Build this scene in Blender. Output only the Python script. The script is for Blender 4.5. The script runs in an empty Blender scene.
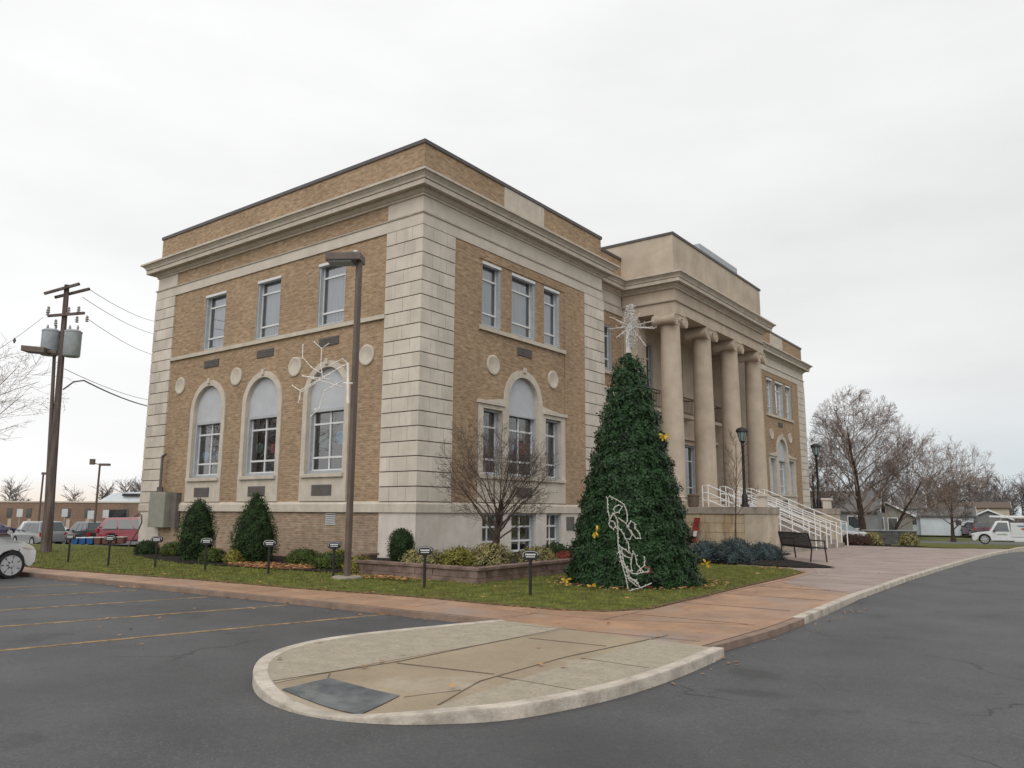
import bpy, bmesh, math, random
from mathutils import Vector, Matrix
import numpy as np
random.seed(7)
R = math.radians
S = bpy.context.scene
C = S.collection
# ------------------------------------------------------------------ camera
CR = Vector((0.80198089, 0.59732516, 0.0054135))
CU = Vector((0.09259041, -0.13325655, 0.98674703))
CF = Vector((-0.59013022, 0.79085102, 0.16217578))
CP = Vector((15.44821858, -16.20777811, 1.45030101))
cam_d = bpy.data.cameras.new('camera'); cam = bpy.data.objects.new('camera', cam_d); C.objects.link(cam)
cam.matrix_world = Matrix(((CR.x, CU.x, -CF.x, CP.x), (CR.y, CU.y, -CF.y, CP.y), (CR.z, CU.z, -CF.z, CP.z), (0, 0, 0, 1)))
cam_d.sensor_width = 36; cam_d.lens = 779.97 * 36 / 1024; cam_d.clip_end = 3000; cam_d.clip_start = .1
S.camera = cam
# ------------------------------------------------------------------ world: overcast sky
SUN_EL, SUN_AZ = R(40), R(158)      # azimuth clockwise from +Y
w = bpy.data.worlds.new('World'); S.world = w; w.use_nodes = True
nt = w.node_tree; N = nt.nodes; Lk = nt.links
bg = N['Background']
sky = N.new('ShaderNodeTexSky'); sky.sky_type = 'NISHITA'; sky.sun_disc = False
sky.sun_elevation = SUN_EL; sky.sun_rotation = SUN_AZ
tc = N.new('ShaderNodeTexCoord'); sep = N.new('ShaderNodeSeparateXYZ'); Lk.new(tc.outputs['Generated'], sep.inputs[0])
def wm(op, a, b=None, c=None, clamp=False):
    n = N.new('ShaderNodeMath'); n.operation = op; n.use_clamp = clamp
    for i, v in enumerate((a, b, c)):
        if v is None: continue
        if isinstance(v, (int, float)): n.inputs[i].default_value = v
        else: Lk.new(v, n.inputs[i])
    return n.outputs[0]
X, Y, Z = sep.outputs
mp = N.new('ShaderNodeMapping'); mp.inputs['Scale'].default_value = (1.2, 1.2, 4.0); Lk.new(tc.outputs['Generated'], mp.inputs[0])
ns = N.new('ShaderNodeTexNoise'); ns.inputs['Scale'].default_value = 1.6; ns.inputs['Detail'].default_value = 5; ns.inputs['Roughness'].default_value = .55
Lk.new(mp.outputs[0], ns.inputs['Vector'])
# brighter cloud towards the hidden sun (behind the camera, to the left), dimmer to the right
side = wm('ADD', wm('MULTIPLY', X, -.80), wm('MULTIPLY', Y, -.60))
back = wm('ADD', wm('MULTIPLY', X, .59), wm('MULTIPLY', Y, -.79))
lum = wm('ADD', wm('MULTIPLY', side, .15), .905)
lum = wm('ADD', lum, wm('MULTIPLY', wm('MAXIMUM', back, 0), .35))
lum = wm('ADD', lum, wm('MULTIPLY', wm('SUBTRACT', ns.outputs['Fac'], .5), .34))
lum = wm('ADD', lum, wm('MULTIPLY', wm('MAXIMUM', Z, 0), .10))
cr = N.new('ShaderNodeValToRGB'); Lk.new(Z, cr.inputs[0])
e = cr.color_ramp.elements; e[0].position = 0.0; e[0].color = (.83, .90, .94, 1); e[1].position = .16; e[1].color = (1, 1, 1.0, 1)
el = e.new(.06); el.color = (.86, .92, .95, 1)
cr2 = N.new('ShaderNodeValToRGB'); Lk.new(Z, cr2.inputs[0])
e = cr2.color_ramp.elements; e[0].position = 0.0; e[0].color = (1.0, .86, .70, 1); e[1].position = .035; e[1].color = (1, 1, 1.0, 1)
el = e.new(.012); el.color = (1.0, .90, .80, 1)
mxs = N.new('ShaderNodeMix'); mxs.data_type = 'RGBA'
Lk.new(wm('MULTIPLY', wm('ADD', side, .15), 2.2, clamp=True), mxs.inputs['Factor'])
Lk.new(cr.outputs[0], mxs.inputs[6]); Lk.new(cr2.outputs[0], mxs.inputs[7])
vm = N.new('ShaderNodeVectorMath'); vm.operation = 'SCALE'; Lk.new(mxs.outputs[2], vm.inputs[0]); Lk.new(lum, vm.inputs['Scale'])
bgc = N.new('ShaderNodeBackground'); Lk.new(vm.outputs[0], bgc.inputs[0]); bgc.inputs[1].default_value = 1.0
Lk.new(sky.outputs[0], bg.inputs[0]); bg.inputs[1].default_value = .05
mixs = N.new('ShaderNodeMixShader'); mixs.inputs[0].default_value = .96
Lk.new(bg.outputs[0], mixs.inputs[1]); Lk.new(bgc.outputs[0], mixs.inputs[2]); Lk.new(mixs.outputs[0], N['World Output'].inputs[0])
sd = bpy.data.lights.new('sun', 'SUN'); sd.energy = .8; sd.angle = R(40); sd.color = (1, .97, .93)
so = bpy.data.objects.new('sun', sd); C.objects.link(so)
sdir = Vector((math.sin(SUN_AZ) * math.cos(SUN_EL), math.cos(SUN_AZ) * math.cos(SUN_EL), math.sin(SUN_EL)))
so.rotation_euler = sdir.to_track_quat('Z', 'Y').to_euler()
S.view_settings.view_transform = 'Standard'; S.view_settings.look = 'None'; S.view_settings.gamma = 1; S.view_settings.exposure = 0
# ------------------------------------------------------------------ helpers
def gp(px, py, z=0.0):
    """point of the real ground (height z) seen at a pixel of the photograph"""
    d = CF + CR * ((px - 512) / 779.97) - CU * ((py - 384) / 779.97)
    t = (z - CP.z) / d.z
    return CP + d * t
def sm(t): t = max(0, min(1, t)); return t * t * (3 - 2 * t)
def terrain(x, y):
    r = math.hypot(x - CP.x, y - CP.y)
    D = 1.0 + .3 * sm((-x - 10) / 20)
    return -D * sm((r - 36) / 38)

def tag(o, label=None, cat=None, group=None, kind=None):
    if label: o['label'] = label
    if cat: o['category'] = cat
    if group: o['group'] = group
    if kind: o['kind'] = kind
    return o
def thing(name, label, cat, loc=(0, 0, 0), rz=0, group=None):
    o = bpy.data.objects.new(name, None); C.objects.link(o); o.empty_display_size = .3
    o.location = loc; o.rotation_euler = (0, 0, rz)
    return tag(o, label, cat, group)
class MB:
    def __init__(s): s.v = []; s.f = []
    def add(s, vs, fs):
        b = len(s.v); s.v.extend([tuple(v) for v in vs]); s.f.extend([tuple(b + i for i in f) for f in fs])
    def box(s, x0, x1, y0, y1, z0, z1):
        s.add([(x0,y0,z0),(x1,y0,z0),(x1,y1,z0),(x0,y1,z0),(x0,y0,z1),(x1,y0,z1),(x1,y1,z1),(x0,y1,z1)],
              [(0,3,2,1),(4,5,6,7),(0,1,5,4),(1,2,6,5),(2,3,7,6),(3,0,4,7)])
        return s
    def fbox(s, F, u0, u1, z0, z1, o0, o1):
        P = [F(u, z, o) for z in (z0, z1) for (u, o) in ((u0,o0),(u1,o0),(u1,o1),(u0,o1))]
        s.add(P, [(0,3,2,1),(4,5,6,7),(0,1,5,4),(1,2,6,5),(2,3,7,6),(3,0,4,7)]); return s
    def prism(s, poly, z0, z1):
        n = len(poly)
        s.add([(p[0], p[1], z0) for p in poly] + [(p[0], p[1], z1) for p in poly],
              [tuple(range(n))[::-1], tuple(range(n, 2*n))] + [(i, (i+1) % n, n+(i+1) % n, n+i) for i in range(n)]); return s
    def sheet(s, poly, z):
        s.add([(p[0], p[1], z) for p in poly], [tuple(range(len(poly)))]); return s
    def tube(s, pts, rad, n=6, cap=True):
        pts = [Vector(p) for p in pts]
        if not hasattr(rad, '__len__'): rad = [rad] * len(pts)
        ring = []; up = None
        for i, p in enumerate(pts):
            d = (pts[min(i+1, len(pts)-1)] - pts[max(i-1, 0)])
            if d.length < 1e-9: d = Vector((0, 0, 1))
            d.normalize()
            if up is None: up = Vector((0,0,1)) if abs(d.z) < .9 else Vector((1,0,0))
            a = d.cross(up)
            if a.length < 1e-6: a = d.orthogonal()
            a.normalize(); b = a.cross(d); up = b
            ring.append([p + (a*math.cos(2*math.pi*k/n) + b*math.sin(2*math.pi*k/n))*rad[i] for k in range(n)])
        base = len(s.v)
        for r_ in ring: s.v.extend([tuple(q) for q in r_])
        for i in range(len(pts)-1):
            for k in range(n):
                s.f.append((base+i*n+k, base+i*n+(k+1) % n, base+(i+1)*n+(k+1) % n, base+(i+1)*n+k))
        if cap:
            s.f.append(tuple(base+k for k in range(n))[::-1]); s.f.append(tuple(base+(len(pts)-1)*n+k for k in range(n)))
        return s
    def lathe(s, prof, cx=0, cy=0, cz=0, n=20, M=None):
        base = len(s.v)
        for (r_, z) in prof:
            for k in range(n):
                a = 2*math.pi*k/n; P = Vector((r_*math.cos(a), r_*math.sin(a), z))
                if M: P = M @ P
                s.v.append((P.x+cx, P.y+cy, P.z+cz))
        m = len(prof)
        for i in range(m-1):
            for k in range(n):
                s.f.append((base+i*n+k, base+i*n+(k+1) % n, base+(i+1)*n+(k+1) % n, base+(i+1)*n+k))
        if prof[0][0] > 1e-4: s.f.append(tuple(base+k for k in range(n))[::-1])
        if prof[-1][0] > 1e-4: s.f.append(tuple(base+(m-1)*n+k for k in range(n)))
        return s
    def build(s, name, mat, parent=None, smooth=False, recalc=True, bevel=0, local=False, merge=False):
        me = bpy.data.meshes.new(name)
        off = Vector((0,0,0))
        if parent is not None and not local:
            q = parent
            while q is not None: off += Vector(q.location); q = q.parent
        me.from_pydata([(v[0]-off.x, v[1]-off.y, v[2]-off.z) for v in s.v], [], s.f)
        if recalc or bevel or merge:
            bm = bmesh.new(); bm.from_mesh(me)
            if merge: bmesh.ops.remove_doubles(bm, verts=bm.verts, dist=.0005)
            if recalc: bmesh.ops.recalc_face_normals(bm, faces=bm.faces)
            if bevel:
                eds = [e_ for e_ in bm.edges if len(e_.link_faces) == 2 and e_.calc_face_angle(0) > .5]
                bmesh.ops.bevel(bm, geom=eds, offset=bevel, segments=2, profile=.7, affect='EDGES', clamp_overlap=True)
            bm.to_mesh(me); bm.free()
        me.materials.append(mat)
        if smooth:
            me.polygons.foreach_set('use_smooth', [True]*len(me.polygons))
            try: me.set_sharp_from_angle(angle=R(38))
            except Exception: pass
        o = bpy.data.objects.new(name, me); C.objects.link(o)
        if parent is not None: o.parent = parent
        return o
def copy_tree(o, parent=None):
    c = o.copy(); C.objects.link(c); c.parent = parent
    for ch in list(o.children): copy_tree(ch, c)
    return c
# ------------------------------------------------------------------ materials
def mat(name, col, rough=.7, var=.12, scale=4.0, bump=0.0, bscale=None, spec=.3, metal=0.0, col2=None, detail=6, emit=0, stretch=None, sss=None):
    m = bpy.data.materials.new(name); m.use_nodes = True; t = m.node_tree; n = t.nodes; l = t.links
    p = n['Principled BSDF']; p.inputs['Roughness'].default_value = rough; p.inputs['Metallic'].default_value = metal
    p.inputs['Specular IOR Level'].default_value = spec
    g = n.new('ShaderNodeNewGeometry'); src = g.outputs['Position']
    if stretch:
        mpp = n.new('ShaderNodeMapping'); mpp.inputs['Scale'].default_value = stretch; l.new(src, mpp.inputs[0]); src = mpp.outputs[0]
    nz = n.new('ShaderNodeTexNoise'); nz.inputs['Scale'].default_value = scale; nz.inputs['Detail'].default_value = detail
    nz.inputs['Roughness'].default_value = .6
    l.new(src, nz.inputs['Vector'])
    rp = n.new('ShaderNodeValToRGB'); l.new(nz.outputs['Fac'], rp.inputs[0])
    c2 = col2 if col2 else tuple(min(1, c*(1+var*1.6)) for c in col)
    c1 = tuple(c*(1-var*1.6) for c in col) if not col2 else col
    rp.color_ramp.elements[0].position = .32; rp.color_ramp.elements[1].position = .68
    rp.color_ramp.elements[0].color = (*c1, 1); rp.color_ramp.elements[1].color = (*c2, 1)
    l.new(rp.outputs[0], p.inputs['Base Color'])
    if bump:
        nb = n.new('ShaderNodeTexNoise'); nb.inputs['Scale'].default_value = bscale or scale*8; nb.inputs['Detail'].default_value = 4
        l.new(src, nb.inputs['Vector'])
        b = n.new('ShaderNodeBump'); b.inputs['Strength'].default_value = bump; b.inputs['Distance'].default_value = .02
        l.new(nb.outputs['Fac'], b.inputs['Height']); l.new(b.outputs[0], p.inputs['Normal'])
    return m
def noise_layer(m, scale, lo, hi, colr, fac=1.0, stretch=None, detail=5, rough=.6):
    """multiply/mix a further procedural layer into a material's colour"""
    t = m.node_tree; n = t.nodes; l = t.links; p = n['Principled BSDF']
    old = p.inputs['Base Color'].links[0].from_socket
    g = n.new('ShaderNodeNewGeometry'); src = g.outputs['Position']
    if stretch:
        mpp = n.new('ShaderNodeMapping'); mpp.inputs['Scale'].default_value = stretch; l.new(src, mpp.inputs[0]); src = mpp.outputs[0]
    nz = n.new('ShaderNodeTexNoise'); nz.inputs['Scale'].default_value = scale; nz.inputs['Detail'].default_value = detail; nz.inputs['Roughness'].default_value = rough
    l.new(src, nz.inputs['Vector'])
    mr = n.new('ShaderNodeMapRange'); mr.inputs[1].default_value = lo; mr.inputs[2].default_value = hi; mr.inputs[4].default_value = fac
    l.new(nz.outputs['Fac'], mr.inputs[0])
    mx = n.new('ShaderNodeMix'); mx.data_type = 'RGBA'; l.new(mr.outputs[0], mx.inputs['Factor']); l.new(old, mx.inputs[6])
    mx.inputs[7].default_value = (*colr, 1); l.new(mx.outputs[2], p.inputs['Base Color'])
    return m
def brick_mat(name, c1, c2, mortar, bw=.21, bh=.072, ms=.012):
    m = bpy.data.materials.new(name); m.use_nodes = True; t = m.node_tree; n = t.nodes; l = t.links
    p = n['Principled BSDF']; p.inputs['Roughness'].default_value = .9; p.inputs['Specular IOR Level'].default_value = .15
    g = n.new('ShaderNodeNewGeometry'); sp = n.new('ShaderNodeSeparateXYZ'); l.new(g.outputs['Position'], sp.inputs[0])
    ad = n.new('ShaderNodeMath'); ad.operation = 'ADD'; l.new(sp.outputs[0], ad.inputs[0]); l.new(sp.outputs[1], ad.inputs[1])
    cb = n.new('ShaderNodeCombineXYZ'); l.new(ad.outputs[0], cb.inputs[0]); l.new(sp.outputs[2], cb.inputs[1])
    b = n.new('ShaderNodeTexBrick'); b.inputs['Scale'].default_value = 1; b.inputs['Brick Width'].default_value = bw; b.inputs['Row Height'].default_value = bh
    b.inputs['Mortar Size'].default_value = ms; b.inputs['Mortar Smooth'].default_value = .3; b.inputs['Bias'].default_value = -.1
    b.inputs['Color1'].default_value = (*c1, 1); b.inputs['Color2'].default_value = (*c2, 1); b.inputs['Mortar'].default_value = (*mortar, 1)
    l.new(cb.outputs[0], b.inputs['Vector'])
    # per-brick hue scatter: white noise on brick cell, approximated with stretched noise
    mp_ = n.new('ShaderNodeMapping'); mp_.inputs['Scale'].default_value = (4.8, 13.9, 1); l.new(cb.outputs[0], mp_.inputs[0])
    nz = n.new('ShaderNodeTexNoise'); nz.inputs['Scale'].default_value = .8; nz.inputs['Detail'].default_value = 3; l.new(mp_.outputs[0], nz.inputs['Vector'])
    mr = n.new('ShaderNodeMapRange'); mr.inputs[1].default_value = .3; mr.inputs[2].default_value = .7; mr.inputs[3].default_value = .74; mr.inputs[4].default_value = 1.22
    l.new(nz.outputs['Fac'], mr.inputs[0])
    nz2 = n.new('ShaderNodeTexNoise'); nz2.inputs['Scale'].default_value = .5; nz2.inputs['Detail'].default_value = 4; l.new(g.outputs['Position'], nz2.inputs['Vector'])
    mr2 = n.new('ShaderNodeMapRange'); mr2.inputs[1].default_value = .3; mr2.inputs[2].default_value = .7; mr2.inputs[3].default_value = .86; mr2.inputs[4].default_value = 1.10
    l.new(nz2.outputs['Fac'], mr2.inputs[0])
    mu = n.new('ShaderNodeMath'); mu.operation = 'MULTIPLY'; l.new(mr.outputs[0], mu.inputs[0]); l.new(mr2.outputs[0], mu.inputs[1])
    vs = n.new('ShaderNodeVectorMath'); vs.operation = 'SCALE'; l.new(b.outputs['Color'], vs.inputs[0]); l.new(mu.outputs[0], vs.inputs['Scale'])
    l.new(vs.outputs[0], p.inputs['Base Color'])
    bp = n.new('ShaderNodeBump'); bp.inputs['Strength'].default_value = .5; bp.inputs['Distance'].default_value = .01; bp.invert = True
    l.new(b.outputs['Fac'], bp.inputs['Height']); l.new(bp.outputs[0], p.inputs['Normal'])
    return m
def glass_mat(name, tint=(.8, .85, .88), rough=.02, refl=1.0):
    m = bpy.data.materials.new(name); m.use_nodes = True; t = m.node_tree; n = t.nodes; l = t.links
    n.remove(n['Principled BSDF'])
    tr = n.new('ShaderNodeBsdfTransparent'); tr.inputs[0].default_value = (*tint, 1)
    gl = n.new('ShaderNodeBsdfGlossy'); gl.inputs['Roughness'].default_value = rough
    fr = n.new('ShaderNodeFresnel'); fr.inputs[0].default_value = 1.6
    mu = n.new('ShaderNodeMath'); mu.operation = 'MULTIPLY_ADD'; mu.use_clamp = True; mu.inputs[1].default_value = 1.7 * refl; mu.inputs[2].default_value = .12
    l.new(fr.outputs[0], mu.inputs[0])
    nz = n.new('ShaderNodeTexNoise'); nz.inputs['Scale'].default_value = 1.5
    b = n.new('ShaderNodeBump'); b.inputs['Strength'].default_value = .06; b.inputs['Distance'].default_value = .05; l.new(nz.outputs[0], b.inputs['Height']); l.new(b.outputs[0], gl.inputs['Normal'])
    mx = n.new('ShaderNodeMixShader'); l.new(mu.outputs[0], mx.inputs[0]); l.new(tr.outputs[0], mx.inputs[1]); l.new(gl.outputs[0], mx.inputs[2])
    l.new(mx.outputs[0], n['Material Output'].inputs[0]); return m
def paint(name, col, rough=.25, coat=.6, metal=0):
    m = mat(name, col, rough, .04, 6, metal=metal, spec=.5); m.node_tree.nodes['Principled BSDF'].inputs['Coat Weight'].default_value = coat
    return m
M = {}
M['brick'] = brick_mat('tan_brick', (.33, .205, .118), (.41, .28, .172), (.36, .295, .215))
M['brick_low'] = brick_mat('tan_brick_basement', (.34, .215, .13), (.39, .27, .175), (.34, .29, .23), ms=.016)
M['stone'] = mat('limestone', (.57, .51, .435), .85, .07, 1.3, .25, 30, spec=.15)
noise_layer(M['stone'], 5, .55, .8, (.47, .42, .36), .5, stretch=(1, 1, .35))
M['quoin'] = mat('limestone_blocks', (.60, .54, .46), .85, .07, 1.3, .25, 30, spec=.15)
def block_tone(m):
    t = m.node_tree; n = t.nodes; l = t.links; p = n['Principled BSDF']; old = p.inputs['Base Color'].links[0].from_socket
    g = n.new('ShaderNodeNewGeometry'); sp = n.new('ShaderNodeSeparateXYZ'); l.new(g.outputs['Position'], sp.inputs[0])
    def mth(op, a, b):
        q = n.new('ShaderNodeMath'); q.operation = op
        for i_, v in enumerate((a, b)):
            if v is None: continue
            if isinstance(v, (int, float)): q.inputs[i_].default_value = v
            else: l.new(v, q.inputs[i_])
        return q.outputs[0]
    zz = mth('FLOOR', mth('DIVIDE', mth('SUBTRACT', sp.outputs[2], 1.73), .43158), None); uu = mth('FLOOR', mth('MULTIPLY', mth('ADD', mth('ADD', sp.outputs[0], sp.outputs[1]), mth('MULTIPLY', zz, .31)), 1.6), None)
    cb = n.new('ShaderNodeCombineXYZ'); l.new(zz, cb.inputs[0]); l.new(uu, cb.inputs[1]); wn = n.new('ShaderNodeTexWhiteNoise'); l.new(cb.outputs[0], wn.inputs[0])
    mr = n.new('ShaderNodeMapRange'); mr.inputs[3].default_value = .88; mr.inputs[4].default_value = 1.08; l.new(wn.outputs[0], mr.inputs[0])
    vs = n.new('ShaderNodeVectorMath'); vs.operation = 'SCALE'; l.new(old, vs.inputs[0]); l.new(mr.outputs[0], vs.inputs['Scale']); l.new(vs.outputs[0], p.inputs['Base Color'])
block_tone(M['quoin']); noise_layer(M['quoin'], 5, .55, .8, (.45, .40, .34), .5, stretch=(1, 1, .25)); noise_layer(M['quoin'], .8, .55, .75, (.46, .42, .37), .5)
M['stone_warm'] = mat('limestone_portico', (.49, .41, .325), .85, .09, 1.1, .25, 30, spec=.15)
noise_layer(M['stone_warm'], 2.2, .5, .8, (.40, .31, .20), .55, stretch=(1.2, 1.2, .25))
M['cornice'] = mat('cornice_stone', (.54, .48, .40), .8, .07, 2.5, .15, 20, spec=.15)
noise_layer(M['cornice'], 3, .55, .8, (.42, .38, .32), .6, stretch=(1, 1, 2)); noise_layer(M['cornice'], 6, .52, .75, (.38, .34, .29), .55, stretch=(1, 1, .15))
M['plaster'] = mat('plastered_base', (.60, .55, .49), .9, .06, 2.2, .25, 24, spec=.1)
noise_layer(M['plaster'], 1.6, .5, .75, (.47, .41, .34), .6, stretch=(1, 1, .5))
M['stone_stained'] = mat('stained_cheek_stone', (.44, .35, .24), .9, .14, 1.7, .3, 22, spec=.1)
noise_layer(M['stone_stained'], 1.5, .48, .68, (.27, .155, .065), .85, stretch=(1.4, 1.4, .3))
noise_layer(M['stone_stained'], 3.5, .55, .7, (.17, .12, .08), .5, stretch=(1, 1, .2))
M['stone_pale'] = mat('pier_stone', (.47, .40, .31), .9, .12, 1.7, .3, 22, spec=.1)
M['stone_cap'] = mat('weathered_cap_stone', (.30, .26, .22), .9, .18, 2.5, .3, 22, spec=.1)
M['groove'] = mat('dark_joint', (.12, .09, .07), .9, .1)
M['coping'] = mat('dark_metal_coping', (.085, .075, .072), .5, .1, 3, spec=.4)
M['frame_grey'] = mat('grey_blue_window_frame', (.40, .42, .43), .5, .06)
M['frame_white'] = mat('white_window_bar', (.66, .66, .66), .5, .04)
M['panel'] = mat('pale_grey_infill', (.47, .48, .50), .6, .04, 3)
M['louver'] = mat('grey_louver', (.13, .115, .105), .6, .1)
M['blind'] = mat('window_blind', (.60, .61, .64), .8, .12, 3, stretch=(6, 6, .3))
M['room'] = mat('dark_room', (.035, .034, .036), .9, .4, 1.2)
M['glass'] = glass_mat('window_glass')
M['roof'] = mat('roof_membrane', (.12, .12, .12), .9, .1, 1)
M['white_rail'] = mat('white_painted_rail', (.74, .74, .73), .45, .05)
M['asphalt'] = mat('asphalt', (.072, .073, .075), .66, .13, .8, .5, 110, spec=.42)
noise_layer(M['asphalt'], 60, .5, .75, (.16, .155, .15), .75)
noise_layer(M['asphalt'], .30, .52, .72, (.046, .046, .047), .6)
noise_layer(M['asphalt'], 1.6, .58, .74, (.085, .083, .08), .35, stretch=(1, .25, 1))
noise_layer(M['asphalt'], 9, .60, .75, (.11, .11, .115), .35)
noise_layer(M['asphalt'], 22, .48, .70, (.045, .045, .046), .4)
noise_layer(M['asphalt'], .9, .60, .68, (.038, .037, .037), .6)
def cracks(m, scale, width, colr, mask=.5):
    t = m.node_tree; n = t.nodes; l = t.links; p = n['Principled BSDF']; old = p.inputs['Base Color'].links[0].from_socket
    g = n.new('ShaderNodeNewGeometry'); nz = n.new('ShaderNodeTexNoise'); nz.inputs['Scale'].default_value = 1.3; nz.inputs['Detail'].default_value = 6; l.new(g.outputs['Position'], nz.inputs['Vector'])
    mx = n.new('ShaderNodeMix'); mx.data_type = 'RGBA'; mx.blend_type = 'LINEAR_LIGHT'; mx.inputs['Factor'].default_value = .5; l.new(g.outputs['Position'], mx.inputs[6]); l.new(nz.outputs['Color'], mx.inputs[7])
    v = n.new('ShaderNodeTexVoronoi'); v.feature = 'DISTANCE_TO_EDGE'; v.inputs['Scale'].default_value = scale; l.new(mx.outputs[2], v.inputs['Vector'])
    mr = n.new('ShaderNodeMapRange'); mr.inputs[1].default_value = 0; mr.inputs[2].default_value = width; mr.inputs[3].default_value = 1; mr.inputs[4].default_value = 0; l.new(v.outputs[0], mr.inputs[0])
    n2 = n.new('ShaderNodeTexNoise'); n2.inputs['Scale'].default_value = .35; l.new(g.outputs['Position'], n2.inputs['Vector'])
    m2 = n.new('ShaderNodeMapRange'); m2.inputs[1].default_value = mask; m2.inputs[2].default_value = mask+.08; l.new(n2.outputs['Fac'], m2.inputs[0])
    mu = n.new('ShaderNodeMath'); mu.operation = 'MULTIPLY'; l.new(mr.outputs[0], mu.inputs[0]); l.new(m2.outputs[0], mu.inputs[1])
    m3 = n.new('ShaderNodeMix'); m3.data_type = 'RGBA'; l.new(mu.outputs[0], m3.inputs['Factor']); l.new(old, m3.inputs[6]); m3.inputs[7].default_value = (*colr, 1); l.new(m3.outputs[2], p.inputs['Base Color'])
cracks(M['asphalt'], .22, .006, (.025, .025, .025), .5)
M['line'] = mat('worn_yellow_paint', (.28, .185, .09), .8, .3, 6)
noise_layer(M['line'], 14, .53, .63, (.075, .072, .07), .9)
M['walk'] = mat('red_stamped_concrete', (.35, .21, .13), .55, .16, 1.1, .3, 40, spec=.25)
noise_layer(M['walk'], 7, .5, .75, (.40, .30, .235), .5)
noise_layer(M['walk'], .5, .52, .7, (.30, .25, .22), .75)
noise_layer(M['walk'], 2.6, .54, .72, (.26, .155, .105), .6)
M['plaza'] = mat('greyish_stamped_concrete', (.30, .225, .19), .5, .14, 1.1, .3, 40, spec=.35)
noise_layer(M['plaza'], .6, .5, .7, (.32, .265, .235), .6); noise_layer(M['plaza'], 2.6, .54, .72, (.27, .185, .145), .5)
M['slab_joint'] = mat('slab_joint', (.155, .125, .09), .9, .2)
M['walk_joint'] = mat('stamped_joint', (.24, .16, .12), .9, .2)
M['curb'] = mat('pale_curb_concrete', (.49, .435, .365), .85, .16, 3, .4, 40)
noise_layer(M['curb'], 4, .52, .7, (.27, .225, .18), .75); noise_layer(M['curb'], 14, .55, .7, (.30, .26, .21), .5)
M['curb_red'] = mat('reddish_curb', (.24, .17, .13), .85, .15, 3, .4, 40)
M['concrete'] = mat('island_concrete', (.32, .252, .172), .6, .10, .8, .35, 60)
noise_layer(M['concrete'], 16, .55, .72, (.20, .17, .13), .5)
noise_layer(M['concrete'], .9, .55, .68, (.42, .375, .30), .75)
M['concrete_rough'] = mat('aggregate_concrete', (.365, .315, .24), .85, .07, 5, .5, 70)
noise_layer(M['concrete_rough'], 1.6, .55, .75, (.28, .235, .175), .5); noise_layer(M['concrete_rough'], 30, .52, .62, (.21, .17, .125), .45)
M['tile'] = mat('dark_tactile_tile', (.10, .108, .112), .7, .2, 6, .4, 60)
noise_layer(M['tile'], 2.2, .47, .62, (.21, .21, .20), .7)
M['grass_soil'] = mat('lawn_base', (.105, .115, .028), .95, .3, 3, .6, 40, spec=.1)
noise_layer(M['grass_soil'], 1.2, .5, .7, (.11, .085, .03), .5)
M['blade'] = mat('grass_blade', (.155, .175, .040), .8, .35, 3, spec=.15)
noise_layer(M['blade'], 1.1, .5, .7, (.24, .18, .07), .7)
M['far_ground'] = mat('far_ground', (.10, .105, .045), .95, .25, .3, .4, 10, spec=.1)
M['lawn_edge'] = mat('brown_turf_edge', (.13, .095, .05), .95, .4, 9, .6, 50, spec=.1)
M['mulch'] = mat('dark_mulch', (.030, .025, .023), .95, .4, 12, .9, 60, spec=.1)
M['mulch_leaf'] = mat('leafy_mulch', (.20, .11, .065), .95, .5, 10, .9, 60, spec=.1)
M['leaf'] = mat('fallen_leaf', (.38, .19, .08), .8, .5, 1.5)
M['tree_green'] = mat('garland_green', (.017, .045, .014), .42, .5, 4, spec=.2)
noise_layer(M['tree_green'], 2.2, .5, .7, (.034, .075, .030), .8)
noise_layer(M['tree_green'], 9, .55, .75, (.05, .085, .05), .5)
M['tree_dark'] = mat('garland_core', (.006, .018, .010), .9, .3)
M['shrub_a'] = mat('arborvitae_green', (.026, .050, .016), .8, .5, 5, spec=.15)
M['shrub_b'] = mat('boxwood_green', (.060, .085, .018), .8, .5, 8, spec=.15)
M['shrub_y'] = mat('yellow_green_leaf', (.17, .155, .035), .8, .5, 8, spec=.15)
M['shrub_v'] = mat('variegated_leaf', (.23, .20, .085), .8, .6, 9, spec=.15)
M['shrub_r'] = mat('red_leaf', (.22, .05, .03), .8, .5, 8)
M['shrub_dr'] = mat('dull_red_twigs', (.075, .035, .028), .9, .4, 8)
M['spruce'] = mat('blue_spruce', (.062, .080, .082), .85, .4, 6, spec=.1)
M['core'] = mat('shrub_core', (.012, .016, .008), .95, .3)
M['bark'] = mat('dark_bark', (.060, .043, .036), .9, .3, 6, .6, 30, spec=.1)
M['bark_grey'] = mat('grey_brown_bark', (.095, .070, .058), .9, .3, 6, .6, 30, spec=.1)
M['twig'] = mat('reddish_twig', (.25, .195, .17), .9, .3, 2, spec=.1)
M['rust_leaf'] = mat('clinging_rust_leaf', (.34, .17, .10), .8, .5, 3)
M['bow'] = mat('yellow_ribbon', (.50, .33, .03), .5, .15, 8)
M['light_string'] = mat('white_light_string', (.52, .49, .46), .5, .1, 10)
M['snow_string'] = mat('pale_wire_lights', (.74, .70, .64), .5, .1, 10)
M['red_trim'] = mat('red_ribbon', (.45, .03, .03), .6, .2)
M['dull_red'] = mat('dull_red_board', (.20,.022,.018), .6, .2)
M['bronze'] = mat('brown_steel_pole', (.115, .085, .070), .45, .12, 3, spec=.4)
M['black'] = mat('black_metal', (.018, .017, .018), .5, .15, spec=.4)
M['wood_pole'] = mat('weathered_pole', (.125, .095, .085), .9, .3, 3, .5, 20, stretch=(3, 3, .3))
M['galv'] = mat('grey_transformer', (.33, .36, .37), .5, .1, 4, spec=.4)
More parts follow.
